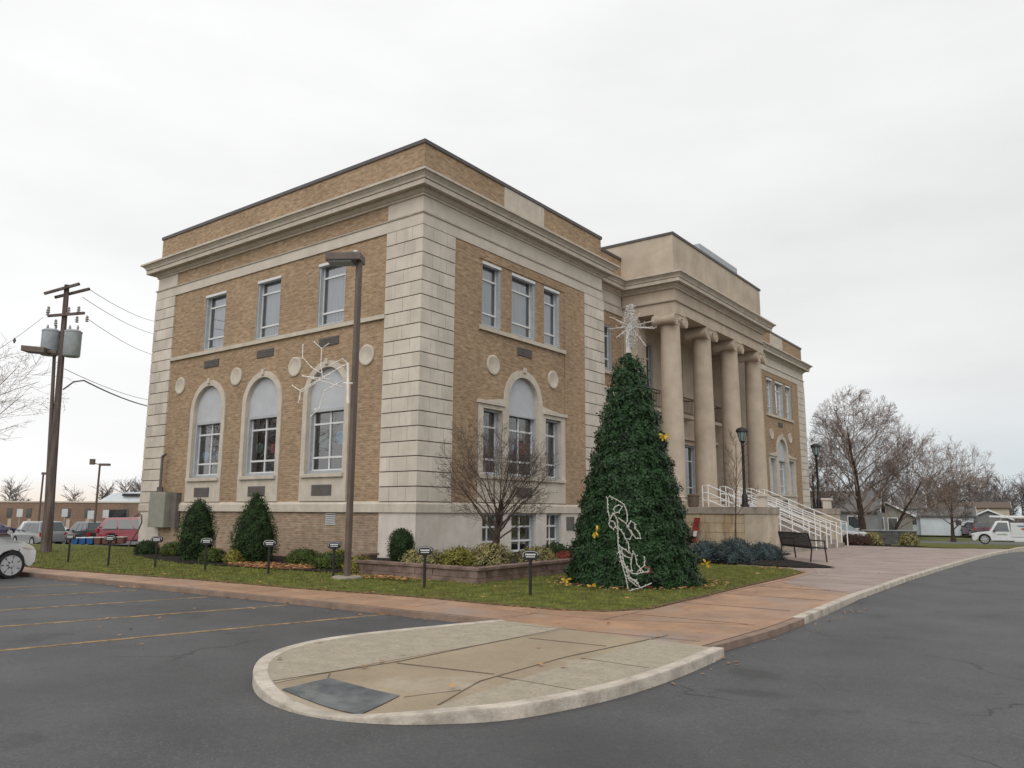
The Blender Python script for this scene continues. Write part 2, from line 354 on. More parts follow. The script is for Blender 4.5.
M['porcelain'] = mat('insulator', (.35, .33, .32), .3, .1)
M['wire'] = mat('cable', (.09, .09, .10), .7, .1)
M['block'] = mat('planter_block', (.205, .145, .12), .95, .25, 3, .8, 26, spec=.1)
M['utility'] = mat('grey_utility_box', (.26, .25, .21), .6, .08, 3)
M['sign_face'] = mat('pale_sign_face', (.55, .56, .55), .6, .05)
M['rubber'] = mat('tyre_rubber', (.02, .02, .021), .85, .1)
M['rim'] = mat('alloy_rim', (.42, .42, .43), .35, .05, metal=.1, spec=.5)
M['chrome'] = mat('chrome', (.6, .6, .6), .2, .05, metal=.9)
M['car_glass'] = mat('dark_car_glass', (.045, .055, .06), .08, .1, spec=.8)
M['windshield'] = mat('pale_windscreen', (.22, .28, .28), .1, .1, spec=.8)
M['headlight'] = mat('headlight_lens', (.55, .52, .48), .15, .1, spec=.7)
M['amber'] = mat('amber_lens', (.55, .20, .05), .2, .1, spec=.6)
M['redlens'] = mat('red_lens', (.40, .02, .02), .2, .1, spec=.6)
M['trim'] = mat('black_plastic', (.03, .03, .032), .6, .1)
# ------------------------------------------------------------------ ground
def grid_ground():
    mb = MB(); xs = [-900,-500,-300,-200,-150]+list(range(-120,121,6))+[150,200,300,500,900]
    ys = [-400,-200,-100]+list(range(-60,181,6))+[220,300,450,700,1200]
    for j, y in enumerate(ys):
        for i, x in enumerate(xs): mb.v.append((x, y, terrain(x, y) - .20))
    nx = len(xs)
    for j in range(len(ys)-1):
        for i in range(nx-1): mb.f.append((j*nx+i, j*nx+i+1, (j+1)*nx+i+1, (j+1)*nx+i))
    return mb
tag(grid_ground().build('ground', M['far_ground'], smooth=True), kind='structure')
def patch(name, poly, m, dz=0.0, step=1.5, kind='structure'):
    """surface following the terrain, clipped to a polygon"""
    bm = bmesh.new(); vs = [bm.verts.new((p[0], p[1], 0)) for p in poly]; bm.faces.new(vs)
    x0 = min(p[0] for p in poly); x1 = max(p[0] for p in poly); y0 = min(p[1] for p in poly); y1 = max(p[1] for p in poly)
    for ax, a, b in ((0, x0, x1), (1, y0, y1)):
        k = math.ceil(a/step)*step + .013
        while k < b:
            co = Vector((0,0,0)); co[ax] = k; no = Vector((0,0,0)); no[ax] = 1
            bmesh.ops.bisect_plane(bm, geom=bm.verts[:]+bm.edges[:]+bm.faces[:], plane_co=co, plane_no=no); k += step
    for v in bm.verts: v.co.z = terrain(v.co.x, v.co.y) + dz
    bmesh.ops.recalc_face_normals(bm, faces=bm.faces)
    for f in bm.faces:
        if f.normal.z < 0: f.normal_flip()
        f.smooth = True
    me = bpy.data.meshes.new(name); bm.to_mesh(me); bm.free(); me.materials.append(m)
    o = bpy.data.objects.new(name, me); C.objects.link(o)
    return tag(o, kind=kind)
# parking lot and street in one asphalt sheet
curb_line = [(11.72,-7.4),(11.85,-5.5),(11.80,-3),(11.62,0),(11.55,5),(11.6,10),(11.72,16),(11.95,22),(12.3,28),(12.9,33),(13.9,38)]
def K(p, k=.975): return (CP.x+(p[0]-CP.x)*k, CP.y+(p[1]-CP.y)*k)
curb_line = [K(p) for p in curb_line]
lot_line = [K(p) for p in [(-60,-9.5),(-8,-7.8),(-2.7,-7.52),(4,-7.24),(8.5,-7.15)]]
patch('road', [(-60,-60),(60,-60),(60,44),(16,44)] + curb_line[::-1] + lot_line[::-1], M['asphalt'], -.11, 6)
# pavement with kerb
walk_edge = [(x, y+.07) for x, y in lot_line]
patch('sidewalk', walk_edge + [(8.6,-7.8),(11.7,-7.8)] + [(x-.14, y) for x, y in curb_line[1:9]] + [(12.2,29.0),(9.6,24.6),(8.2,25.6),(5.2,27.0),(2.0,27.0),(.2,27),(.2,13.4),(5.0,13.4),(5.0,9.5),(6.9,6.2),
      (8.8,4.6),(9.1,3.0),(9.05,0),(9.2,-3.0),(9.2,-4.9),(9.1,-5.3),(8.7,-5.5),(7.6,-5.6),(6.2,-5.6),(4.8,-5.7),(3,-5.95),(-.2,-6.1),(-3.7,-6.5),(-6.1,-6.7),(-60,-8.0)], M['walk'], -.02, 3)
patch('plaza_pavement', [(x-.16, y) for x, y in curb_line[3:9]] + [(12.18,28.9),(9.6,24.5),(8.2,25.5),(5.2,26.9),(2.0,26.9),(.3,26.9),(.3,13.5),(5.1,13.5),(5.1,9.6),(7.0,6.25),(9.3,5.0),(9.6,3.0),(9.8,1.2)], M['plaza'], -.0165, 3)
def ribbon(mb, pts, w0, w1, z0, z1):
    """kerb: pts line, extends from w0 to w1 to the left of travel"""
    n = len(pts); L_, R_ = [], []
    for i, p in enumerate(pts):
        a = Vector(pts[max(i-1,0)][:2]); b = Vector(pts[min(i+1,n-1)][:2]); d = (b-a).normalized(); nn = Vector((-d.y, d.x))
        L_.append(Vector(p[:2])+nn*w0); R_.append(Vector(p[:2])+nn*w1)
    for i in range(n-1):
        q = [L_[i], L_[i+1], R_[i+1], R_[i]]
        mb.add([(v.x, v.y, z0) for v in q]+[(v.x, v.y, z1) for v in q], [(0,3,2,1),(4,5,6,7),(0,1,5,4),(2,3,7,6)]+([(3,0,4,7)] if i == 0 else [])+([(1,2,6,5)] if i == n-2 else []))
    return mb
mb = MB(); ribbon(mb, [K((11.80,-4.15))]+curb_line[3:], .0, .15, -.3, -.012); tag(mb.build('street_kerb', M['curb'], bevel=.02, merge=True), kind='structure')
mb = MB(); ribbon(mb, [curb_line[0],curb_line[1],K((11.82,-4.15))], .0, .2, -.3, -.026); tag(mb.build('street_kerb', M['curb_red']), kind='structure')
mb = MB(); ribbon(mb, [(x, y+.0) for x, y in lot_line], -.01, .09, -.3, -.024); tag(mb.build('parking_kerb', M['curb_red']), kind='structure')
# stamped joints of the pavement
mb = MB()
for k in range(24):
    x = 8.6 - k*1.9; yb = -7.0 - max(0, 8.5-x)*.045; mb.box(x-.006, x+.006, yb, yb+.85, -.019, -.0165)
for k in range(18):
    y = -5.6 + k*1.85; mb.box(9.75, 11.5, y-.008, y+.008, -.0185, -.0135)
ribbon(mb, [(9.75,-6.4),(9.7,-4),(9.6,4.5),(8.3,8),(8.0,24)], -.008, .008, -.0185, -.0136)
ribbon(mb, [(8.0,-6.5),(9.75,-6.4),(11.6,-5.6)], -.008, .008, -.019, -.0165)
tag(mb.build('sidewalk_joints', M['walk_joint']), kind='structure')
# island
isl = [(8.5,-7.14),(8.24,-8.0),(7.98,-8.9),(7.84,-9.7),(7.95,-10.35),(8.25,-10.92),(8.75,-11.4),(9.3,-11.75),(9.8,-11.93),(10.4,-11.96),(10.95,-11.75),(11.3,-11.45),(11.6,-11.1),(11.8,-10.5),(11.93,-9.8),(11.97,-9.0),(11.95,-8.2),(11.9,-7.42)]
def smooth_line(p, it=2):
    for _ in range(it):
        q = [p[0]]
        for a, b in zip(p[:-1], p[1:]): q += [(a[0]*.75+b[0]*.25, a[1]*.75+b[1]*.25), (a[0]*.25+b[0]*.75, a[1]*.25+b[1]*.75)]
        p = q + [p[-1]]
    return p
isl = smooth_line([K(p) for p in isl])
def dip(x, y): return -.085*math.exp(-(((x-10.5)/.75)**2+((y+12.0)/.8)**2))
def bend(o, minz=-.14):
    for v in o.data.vertices:
        if v.co.z > minz: v.co.z += dip(v.co.x, v.co.y)
    return o
mb = MB(); ribbon(mb, isl, 0, .135, -.3, -.006); o = mb.build('island_kerb', M['curb'], merge=True, bevel=.015); tag(bend(o), kind='structure')
cx, cy = 10, -9.3
ins = [(x+(cx-x)*.03, y+(cy-y)*.025) for x, y in isl]
def slab(name, poly, z, m, cuts=()):
    bm = bmesh.new(); vs = [bm.verts.new((p[0], p[1], 0)) for p in poly]; bm.faces.new(vs)
    for co, no in cuts: bmesh.ops.bisect_plane(bm, geom=bm.verts[:]+bm.edges[:]+bm.faces[:], plane_co=co, plane_no=no, clear_outer=True)
    for ax, a, b in ((0, 7.5, 12.5), (1, -12.5, -7)):
        k = a
        while k < b:
            co = Vector((0,0,0)); co[ax] = k+.007; no = Vector((0,0,0)); no[ax] = 1
            bmesh.ops.bisect_plane(bm, geom=bm.verts[:]+bm.edges[:]+bm.faces[:], plane_co=co, plane_no=no); k += .2
    for v in bm.verts: v.co.z = z + dip(v.co.x, v.co.y)
    for f in bm.faces:
        f.normal_update()
        if f.normal.z < 0: f.normal_flip()
    me = bpy.data.meshes.new(name); bm.to_mesh(me); bm.free(); me.materials.append(m)
    o = bpy.data.objects.new(name, me); C.objects.link(o); return tag(o, kind='structure')
slab('traffic_island', ins, -.0155, M['concrete'])
def ip(px, py):
    z = -.012
    for _ in range(4): P = gp(px, py, z); z = -.012 + dip(P.x, P.y)
    return (P.x, P.y)
def side_plane(a, b, ref):
    a, b, ref = Vector((*a,0)), Vector((*b,0)), Vector((*ref,0)); d = (b-a).normalized(); n_ = Vector((-d.y, d.x, 0))
    return (a, n_ if (ref-a).dot(n_) < 0 else -n_)
la, lb = ip(329,672), ip(499,641); ra, rb = ip(428,710), ip(655,638)
slab('island_strip', ins, -.0125, M['concrete_rough'], [side_plane(la, lb, ip(330,655))])
slab('island_strip', ins, -.0125, M['concrete_rough'], [side_plane(ra, rb, ip(600,670))])
mb = MB()
for k_, ln in enumerate((((273,681),(329,672),(395,662),(499,641),(560,629)), ((438,705),(480,681),(565,657),(655,638),(668,635)), ((397,663),(494,674)), ((326,685),(330,672)), ((529,638),(606,646)), ((581,658),(649,668)), ((496,676),(576,690)), ((404,697),(461,690)), ((521,625),(700,641)))):
    ribbon(mb, [ip(*q) for q in ln], -.008, .008, -.0118-k_*.0001, -.009-k_*.0002)
ribbon(mb, [(x+(cx-x)*.038, y+(cy-y)*.035) for x, y in isl[2:-2]], -.010, .010, -.0117, -.0084)
tag(bend(mb.build('island_joints', M['slab_joint'])), kind='structure')
tl = [tuple(gp(*q, -.085)[:2]) for q in ((281,695),(329,685),(400,700),(360,715))]
slab('tactile_paving', [tl[0],tl[3],tl[2],tl[1]], -.0068, M['tile'])
# parking lines
mb = MB()
for a, b in (((2.21,-7.75),(.9,-13.4)), ((4.34,-7.6),(3.0,-13.4)), ((6.48,-7.45),(5.3,-12.9)), ((.05,-7.9),(-1.3,-13.6)), ((-2.1,-8.05),(-3.5,-13.6))):
    ribbon(mb, [a, b], -.05, .05, -.109, -.106)
tag(mb.build('parking_lines', M['line']), kind='structure')
# lawn
lawn_poly = [(9.68,-4.9),(9.6,-3.0),(9.45,0),(9.38,2.6),(9.2,4.6),(8.5,5.6),(7.4,5.85),(6.6,5.9),(5.0,6.1),(5.0,-.5),(0,0.2),(-30,.2),(-30,-7.6),(-6.1,-7.03),(-3.7,-6.83),(-.2,-6.43),(3,-6.28),(4.8,-6.03),(6.2,-5.93),(7.6,-5.95),(8.7,-5.88),(9.3,-5.63)]
patch('lawn', lawn_poly, M['grass_soil'], -.005, 1.0)
mb = MB(); ribbon(mb, [(9.2,4.6),(9.38,2.6),(9.45,0),(9.6,-3.0),(9.68,-4.9),(9.3,-5.63),(8.7,-5.88),(7.6,-5.95),(6.2,-5.93),(4.8,-6.03),(3,-6.28),(-.2,-6.43),(-3.7,-6.83),(-6.1,-7.03),(-30,-7.6)], -.05, .06, -.03, -.002); tag(mb.build('lawn_edge', M['lawn_edge']), kind='structure')
patch('grass_verge', [(12.25,29.1),(12.9,33),(14,38),(18,60),(-20,62),(-14,42),(.3,39),(.3,27.1),(5.2,27.1),(8.2,25.7),(9.6,24.7)], M['grass_soil'], .004, 2.0)
def inpoly(x, y, P):
    c = False; j = len(P)-1
    for i in range(len(P)):
        if (P[i][1] > y) != (P[j][1] > y) and x < (P[j][0]-P[i][0])*(y-P[i][1])/(P[j][1]-P[i][1])+P[i][0]: c = not c
        j = i
    return c
mulch_s = [(-11.4,-.6),(-10.8,-2.4),(-8,-3.3),(-5.2,-3.9),(-2.4,-3.7),(0,-3.5),(1.2,-3.3),(1.2,.3),(-11.4,.3)]
mulch_e = [(9.5,6.7),(8.6,6.05),(7.4,6.25),(6.4,6.5),(5.0,6.9),(4.6,8.5),(2.0,9.5),(0,9.5),(0,13.5),(6.2,13.5),(6.4,11.5),(7.2,9.6),(8.3,8.3)]
patch('mulch_bed', mulch_s, M['mulch'], .012, 2); patch('mulch_bed', mulch_e, M['mulch'], .012, 2)
ell = [(-2.3+1.7*math.cos(a), -3.0+.75*math.sin(a)) for a in [i*.35 for i in range(18)]]
patch('mulch_bed', ell, M['mulch_leaf'], .018, 2)
planter_poly = [(-1.1,-.6),(-1.1,-1.4),(.9,-3.2),(5.05,-3.4),(4.75,2.0),(4.7,8.8),(0,8.8),(0,0)]
mb = MB(); rnd = random.Random(3)
for _ in range(90000):
    x = rnd.uniform(-16, 9.7); y = rnd.uniform(-7.4, 6)
    if rnd.random() > (1.0 if x > 2 else .55 if x > -4 else .3): continue
    if not inpoly(x, y, lawn_poly) or inpoly(x, y, mulch_s) or inpoly(x, y, planter_poly): continue
    a = rnd.uniform(0, 6.28); h = rnd.uniform(.02, .055); wd = .006 + .006*(x < 2); lx = rnd.uniform(-.03,.03); ly = rnd.uniform(-.03,.03)
    dx, dy = wd*math.cos(a), wd*math.sin(a)
    mb.add([(x-dx,y-dy,0),(x+dx,y+dy,0),(x+lx,y+ly,h)], [(0,1,2)])
tag(mb.build('grass', M['blade'], recalc=False), 'short green lawn grass in front of the brick building', 'grass', kind='stuff')
# fallen leaves (uncountable)
mb = MB(); rnd = random.Random(5)
def leaf_at(x, y, z, s):
    a = rnd.uniform(0, 6.28); u = Vector((math.cos(a), math.sin(a), rnd.uniform(-.2,.3)))*s; v = Vector((-math.sin(a), math.cos(a), rnd.uniform(-.2,.3)))*s*.6
    c = Vector((x, y, z+s*.35)); mb.add([c-u, c-v*.9+u*.1, c+u, c+v], [(0,1,2,3)])
for _ in range(260):
    x = rnd.uniform(-3, 9.5); y = -6.0 - rnd.random()*.25 if rnd.random() < .25 else rnd.uniform(-6, 4)
    if inpoly(x, y, planter_poly): continue
    leaf_at(x, y, .03 if y > -5.9 else -.01, rnd.uniform(.03,.055))
for _ in range(260):
    a = rnd.uniform(0, 6.28); rr = rnd.uniform(1.45, 1.9); leaf_at(7.5+rr*math.cos(a), -1.17+rr*math.sin(a), .03, rnd.uniform(.03,.06))
for _ in range(900):
    a = rnd.uniform(0, 6.28); rr = math.sqrt(rnd.random()); leaf_at(-2.3+1.7*rr*math.cos(a), -3.0+.75*rr*math.sin(a), .03, rnd.uniform(.03,.06))
for _ in range(260): leaf_at(rnd.gauss(2.9,.5), rnd.gauss(-3.9,.2), .03, rnd.uniform(.03,.06))
for _ in range(60): leaf_at(rnd.uniform(8, 11.4), rnd.uniform(-12, 6), -.01, rnd.uniform(.03,.05))
for _ in range(70):
    y = rnd.uniform(-9.5, 6); x = 12.0+abs(rnd.gauss(0,.12)) - (.35 if y > -2 else 0); leaf_at(x, y, -.105, rnd.uniform(.02,.038))
for _ in range(60): x = rnd.uniform(-6, 8.4); leaf_at(x, -7.45-abs(rnd.gauss(0,.15)) - max(0, 4-x)*.03, -.105, rnd.uniform(.03,.05))
for _ in range(26): leaf_at(rnd.uniform(-2, 7), rnd.uniform(-11.5, -8), -.105, rnd.uniform(.02,.04))
for _ in range(40): leaf_at(rnd.gauss(8.2,.3), rnd.gauss(4.9,.2), .03, rnd.uniform(.03,.06))
tag(mb.build('fallen_leaves', M['leaf'], recalc=False), 'orange and yellow fallen leaves scattered on lawn and asphalt', 'leaves', kind='stuff')
exec_marker = 0
# ------------------------------------------------------------------ building
FS = lambda u, z, o: (u, -o, z)
FE = lambda u, z, o: (o, u, z)
FL = lambda u, z, o: (-.67+o, u, z)
B = thing('neoclassical_building', 'large two storey tan brick building with limestone corners, cornice and columned portico', 'building', (-7, 18.8, 0))
def holed(F, outer, holes, o0, o1=None, reveal=True, m=None, name='wall', parent=None, edge=False):
    """flat wall face with real openings; reveals run from o0 back to o1"""
    bm = bmesh.new()
    def loop(P):
        vs = [bm.verts.new((p[0], p[1], 0)) for p in P]
        return [bm.edges.new((vs[i], vs[(i+1) % len(vs)])) for i in range(len(vs))]
    es = loop(outer)
    for h in holes: es += loop(h)
    bmesh.ops.triangle_fill(bm, edges=es, use_beauty=True)
    # drop faces lying in holes
    bad = [f for f in bm.faces if any(inpoly(f.calc_center_median().x, f.calc_center_median().y, h) for h in holes)]
    if bad: bmesh.ops.delete(bm, geom=bad, context='FACES')
    vs = [F(v.co.x, v.co.y, o0) for v in bm.verts]; bm.verts.index_update()
    fs = [tuple(v.index for v in f.verts) for f in bm.faces]; bm.free()
    mb = MB(); mb.add(vs, fs)
    loops = (holes if reveal else []) + ([outer] if edge else [])
    for h in loops:
        n = len(h); oo = o1 if h is not outer else 0.0
        mb.add([F(p[0], p[1], o0) for p in h]+[F(p[0], p[1], oo) for p in h], [(i, (i+1) % n, n+(i+1) % n, n+i) for i in range(n)])
    return mb.build(name, m, parent, recalc=False)
def arch_poly(c, half, z0, zs, n=18):
    return [(c-half, z0), (c+half, z0)] + [(c+half*math.cos(math.pi*k/n), zs+half*math.sin(math.pi*k/n)) for k in range(n+1)]
def rect(u0, u1, z0, z1): return [(u0,z0),(u1,z0),(u1,z1),(u0,z1)]
def window(F, poly_half, c, z0, z1, vbars, hbars, depth=-.22, arch=None, blind='blind', split=None, wname='window', bframe=.055):
    """window > pane, blind; frame and bars in the window mesh"""
    h = poly_half; mb = MB(); t = bframe
    fm = MB()
    fm.fbox(F, c-h, c-h+t, z0, z1, depth-.06, depth+.16); fm.fbox(F, c+h-t, c+h, z0, z1, depth-.06, depth+.16)
    fm.fbox(F, c-h+t, c+h-t, z1-t, z1, depth-.06, depth+.16); fm.fbox(F, c-h+t, c+h-t, z0, z0+t, depth-.06, depth+.16)
    wob = fm.build(wname, M['frame_grey'], B)
    for v in vbars: mb.fbox(F, c+v-.025, c+v+.025, z0+t, z1-t, depth-.015, depth+.035)
    for z in hbars: mb.fbox(F, c-h+t, c+h-t, z-.03, z+.03, depth-.013, depth+.04)
    mb.fbox(F, c-h+t, c+h-t, z0+t, z0+t+.045, depth-.014, depth+.042)
    for s_ in (-1, 1): mb.fbox(F, c+s_*(h-t-.012)-.012, c+s_*(h-t-.012)+.012, z0+t, z1-t, depth-.017, depth+.032)
    if mb.v: mb.build('glazing_bar', M['frame_white'], wob)
    g = MB(); g.add([F(c-h+.03, z0+.03, depth), F(c+h-.03, z0+.03, depth), F(c+h-.03, z1-.03, depth), F(c-h+.03, z1-.03, depth)], [(0,1,2,3)]); g.build('pane', M['glass'], wob, recalc=False)
    b = MB(); d2 = depth-.12 if blind == 'blind' else depth-.5
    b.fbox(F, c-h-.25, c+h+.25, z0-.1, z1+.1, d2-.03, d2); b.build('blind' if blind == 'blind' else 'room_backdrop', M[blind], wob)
    return wob
# ---- south (left) face
SC = (-10.62, -7.36, -4.02)
ZS, RI, RO = 5.12, .9, 1.11
up_h = [rect(c-.66, c+.66, 7.42, 9.55) for c in SC]
ar_o = [arch_poly(c, RO-.05, 1.78, ZS) for c in SC]
holed(FS, rect(-14.8, 0, 1.45, 11.45), up_h + ar_o, 0, -.3, False, M['brick'], 'brick_wall', B)
# low wall
holed(FS, rect(-13.4, -1.45, -.3, 1.45), [rect(-3.82,-3.36,1.02,1.42-.02)], -.0, -.1, True, M['brick_low'], 'basement_wall', B)
MB().fbox(FS, -14.8, -13.4, -.3, 1.42, -.2, .03).build('basement_pier', M['plaster'], B)
MB().fbox(FS, -1.45, .03, -.3, 1.42, -.025, .03).build('basement_pier', M['plaster'], B)
mb = MB()
for k in range(6): mb.fbox(FS, -3.82, -3.36, 1.04+k*.063, 1.075+k*.063, -.06, .01)
mb.build('vent_grille', M['frame_white'], B)
for c in SC:
    mb = MB()
    rv = rect(c-.66, c+.66, 7.42, 9.55); n = 4
    mb.add([FS(p[0], p[1], 0) for p in rv]+[FS(p[0], p[1], -.4) for p in rv], [(i, (i+1) % n, n+(i+1) % n, n+i) for i in range(n)])
    mb.build('window_reveal', M['frame_grey'], B, recalc=False)
    w_ = window(FS, .655, c, 7.43, 9.54, [], [9.08, 7.88], depth=-.2)
    MB().fbox(FS, c-.66, c+.66, 9.47, 9.56, -.12, .02).build('lintel', M['frame_white'], w_)
    # arched opening
    holed(FS, arch_poly(c, RO, 1.76, ZS), [arch_poly(c, RI, 2.62, ZS)], .05, -.34, True, M['cornice'], 'arch_surround', B, edge=True)
    MB().fbox(FS, c-.07, c+.07, ZS+RO-.14, ZS+RO+.06, .02, .11).build('keystone', M['cornice'], B, bevel=.02)
    ap = arch_poly(c, RI+.01, 4.70, ZS); mb = MB(); n = len(ap)
    mb.add([FS(p[0], p[1], -.12) for p in ap]+[FS(p[0], p[1], -.2) for p in ap], [tuple(range(n)), tuple(range(n, 2*n))]+[(i, (i+1) % n, n+(i+1) % n, n+i) for i in range(n)])
    mb.build('arch_infill_panel', M['panel'], B)
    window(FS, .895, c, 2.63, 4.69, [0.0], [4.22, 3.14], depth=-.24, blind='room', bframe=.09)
    MB().fbox(FS, c-1.0, c+1.0, 2.5, 2.62, -.1, .14).build('window_sill', M['cornice'], B, bevel=.01)
    lv = MB(); lv.fbox(FS, c-.47, c+.47, 1.93, 2.27, .03, .065)
    for k in range(6): lv.fbox(FS, c-.45, c+.45, 1.95+k*.053, 1.975+k*.053, .065, .08)
    lv.build('louver', M['louver'], B)
    lv = MB(); lv.fbox(FS, c-.47, c+.47, 6.72, 7.0, -.02, .03)
    for k in range(5): lv.fbox(FS, c-.45, c+.45, 6.74+k*.052, 6.765+k*.052, .03, .045)
    lv.build('louver', M['louver'], B)
for u in (-12.62, -8.98, -5.68, -2.22):
    Mx = Matrix.Rotation(R(90), 4, 'X')
    MB().lathe([(.33,-.02),(.33,.04),(.30,.055),(.26,.05),(.24,.04),(0.001,.04)], u, 0, 6.2, 24, Mx).build('medallion', M['cornice'], B, smooth=True)
def hband(name, m, F, u0, u1, z0, z1, o0, o1, bevel=0): return MB().fbox(F, u0, u1, z0, z1, o0, o1).build(name, m, B, bevel=bevel)
hband('sill_course', M['cornice'], FS, -13.42, -1.43, 7.24, 7.37, -.02, .09)
hband('architrave', M['stone'], FS, -14.85, .05, 9.94, 10.28, -.02, .05)
hband('frieze', M['stone'], FS, -1.47, .02, 10.31, 10.95, -.1, .02); hband('frieze', M['stone'], FS, -14.82, -13.4, 10.31, 10.95, -.1, .02)
# ---- east wings (u = y); far wing mirrored
def wing(F, sgn, off):
    f = (lambda u, z, o: F(off+sgn*u, z, o))
    c0 = 5.14
    ups = [(3.34, .5), (5.14, .69), (6.90, .5)]
    vo = [(2.68,1.76),(7.70,1.76),(7.70,4.93)]+[(c0+1.11*math.cos(a), 5.13+1.11*math.sin(a)) for a in [math.radians(d) for d in range(0, 181, 10)]]+[(2.68,4.93)]
    vo = [(p[0], p[1]) for p in vo]
    vin = [(2.74,1.8),(7.64,1.8),(7.64,4.87)]+[(c0+1.06*math.cos(a), 5.13+1.06*math.sin(a)) for a in [math.radians(d) for d in range(0, 181, 10)]]+[(2.74,4.87)]
    holed(f, rect(0, 10.55, 1.45, 11.45), [rect(c-h, c+h, 7.42, 9.55) for c, h in ups] + [vin], 0, -.3, False, M['brick'], 'brick_wall', B)
    holes = [rect(2.93,3.93,2.6,4.72), rect(6.43,7.44,2.6,4.72), arch_poly(c0+.0, .86, 2.6, 5.13)]
    holed(f, vo, holes, .05, -.34, True, M['cornice'], 'window_surround', B, edge=True)
    MB().fbox(f, 2.62, 4.02, 4.86, 4.97, .0, .12).build('surround_ledge', M['cornice'], B); MB().fbox(f, 6.28, 7.76, 4.86, 4.97, .0, .12).build('surround_ledge', M['cornice'], B)
    MB().fbox(f, c0-.07, c0+.07, 6.15, 6.33, .02, .11).build('keystone', M['cornice'], B, bevel=.02)
    ap = arch_poly(c0, .87, 4.70, 5.13); mb = MB(); n = len(ap)
    mb.add([f(p[0], p[1], -.12) for p in ap]+[f(p[0], p[1], -.2) for p in ap], [tuple(range(n)), tuple(range(n, 2*n))]+[(i, (i+1) % n, n+(i+1) % n, n+i) for i in range(n)])
    mb.build('arch_infill_panel', M['panel'], B)
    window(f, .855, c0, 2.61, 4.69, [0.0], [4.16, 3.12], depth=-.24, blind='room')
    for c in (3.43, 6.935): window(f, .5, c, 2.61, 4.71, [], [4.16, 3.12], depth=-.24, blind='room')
    MB().fbox(f, 2.75, 7.63, 2.49, 2.6, -.1, .13).build('window_sill', M['cornice'], B, bevel=.01)
    for (c, z0_, z1_, oo) in ((5.14,1.93,2.26,.05), (5.2,6.74,7.0,0.0)):
        lv = MB(); lv.fbox(f, c-.43, c+.43, z0_, z1_, oo-.02, oo+.025)
        for k in range(5): lv.fbox(f, c-.41, c+.41, z0_+.02+k*.058, z0_+.045+k*.058, oo+.025, oo+.04)
        lv.build('louver', M['louver'], B)
    for c, h in ups:
        rv = rect(c-h, c+h, 7.42, 9.55); n = 4; mb = MB()
        mb.add([f(p[0], p[1], 0) for p in rv]+[f(p[0], p[1], -.4) for p in rv], [(i, (i+1) % n, n+(i+1) % n, n+i) for i in range(n)])
        mb.build('window_reveal', M['frame_grey'], B, recalc=False)
        w_ = window(f, h-.005, c, 7.43, 9.54, [], [9.02, 7.88], depth=-.2)
        MB().fbox(f, c-h, c+h, 9.47, 9.56, -.12, .02).build('lintel', M['frame_white'], w_)
    MB().fbox(f, 2.68, 7.74, 7.24, 7.37, -.02, .09).build('sill_course', M['cornice'], B)
    for u in (3.44, 6.95):
        Mx = Matrix.Rotation(R(90), 4, 'Y'); P = f(u, 6.18, 0)
        MB().lathe([(.33,-.02),(.33,.04),(.30,.055),(.26,.05),(.24,.04),(0.001,.04)], P[0], P[1], P[2], 24, Mx).build('medallion', M['cornice'], B, smooth=True)
    # brick flanks standing proud of the middle bay
    MB().fbox(f, 1.43, 2.655, 1.73, 9.93, -.02, .03).build('brick_flank', M['brick'], B); MB().fbox(f, 7.735, 9.13, 1.73, 9.93, -.02, .03).build('brick_flank', M['brick'], B)
    MB().fbox(f, 2.655, 7.735, 9.62, 9.93, -.02, .03).build('brick_flank', M['brick'], B)
    MB().fbox(f, 0.0, 10.55, 9.94, 10.28, -.02, .052).build('architrave', M['stone'], B)
    MB().fbox(f, -.0, 10.55, 10.31, 10.95, -.03, .022).build('frieze', M['stone'], B)
    # base
    bw = [rect(2.95,3.9,.12,1.41), rect(4.46,5.87,.12,1.41), rect(6.5,7.43,.12,1.41)]
    holed(f, rect(0.03, 10.55, -.3, 1.42), bw, .03, -.32, True, M['plaster'], 'basement_wall', B)
    for r_ in bw:
        u0, u1, z0, z1 = r_[0][0], r_[1][0], r_[0][1], r_[2][1]
        window(f, (u1-u0)/2-.005, (u0+u1)/2, z0+.005, z1-.005, [0.0], [.52, .98], depth=-.2, blind='room')
wing(FE, 1, 0.0); wing(FE, -1, 37.55)
# quoins
def quoin(boxes):
    """boxes: list of (F,u0,u1,[joints]) ; courses stacked"""
    n = 19; z0 = 1.73; ch = (9.93-1.73)/n
    mb = MB(); back = MB()
    for (F, u0, u1) in boxes:
        back.fbox(F, u0+.012, u1-.012, z0, 9.93, -.05, .028)
        for k in range(n):
            a, b = z0+k*ch+.015, z0+(k+1)*ch-.015
            js = [.5] if k % 2 else [.28, .72]
            us = [u0] + [u0+(u1-u0)*j for j in js] + [u1]
            for i in range(len(us)-1):
                mb.fbox(F, us[i]+(.006 if i else 0), us[i+1]-(.006 if i < len(us)-2 else 0), a, b, .0, .062)
    return mb, back
for nm, bx in (('near', [(FS,-1.45,.062),(FE,-.0,1.43)]), ('left', [(FS,-14.862,-13.42)]), ('e2', [(FE,9.13,10.61)]), ('e3', [(FE,26.94,28.42)]), ('e4', [(FE,36.12,37.61)])):
    mb, back = quoin(bx); q = mb.build('quoin_blocks', M['quoin'], B); back.build('joint_backing', M['groove'], q)
MB().box(-.9, -.004, 27.0, 27.2, -.3, 11.4).build('wing_return', M['stone'], B); MB().box(-.9, -.004, 10.35, 10.548, -.3, 11.4).build('wing_return', M['stone'], B)
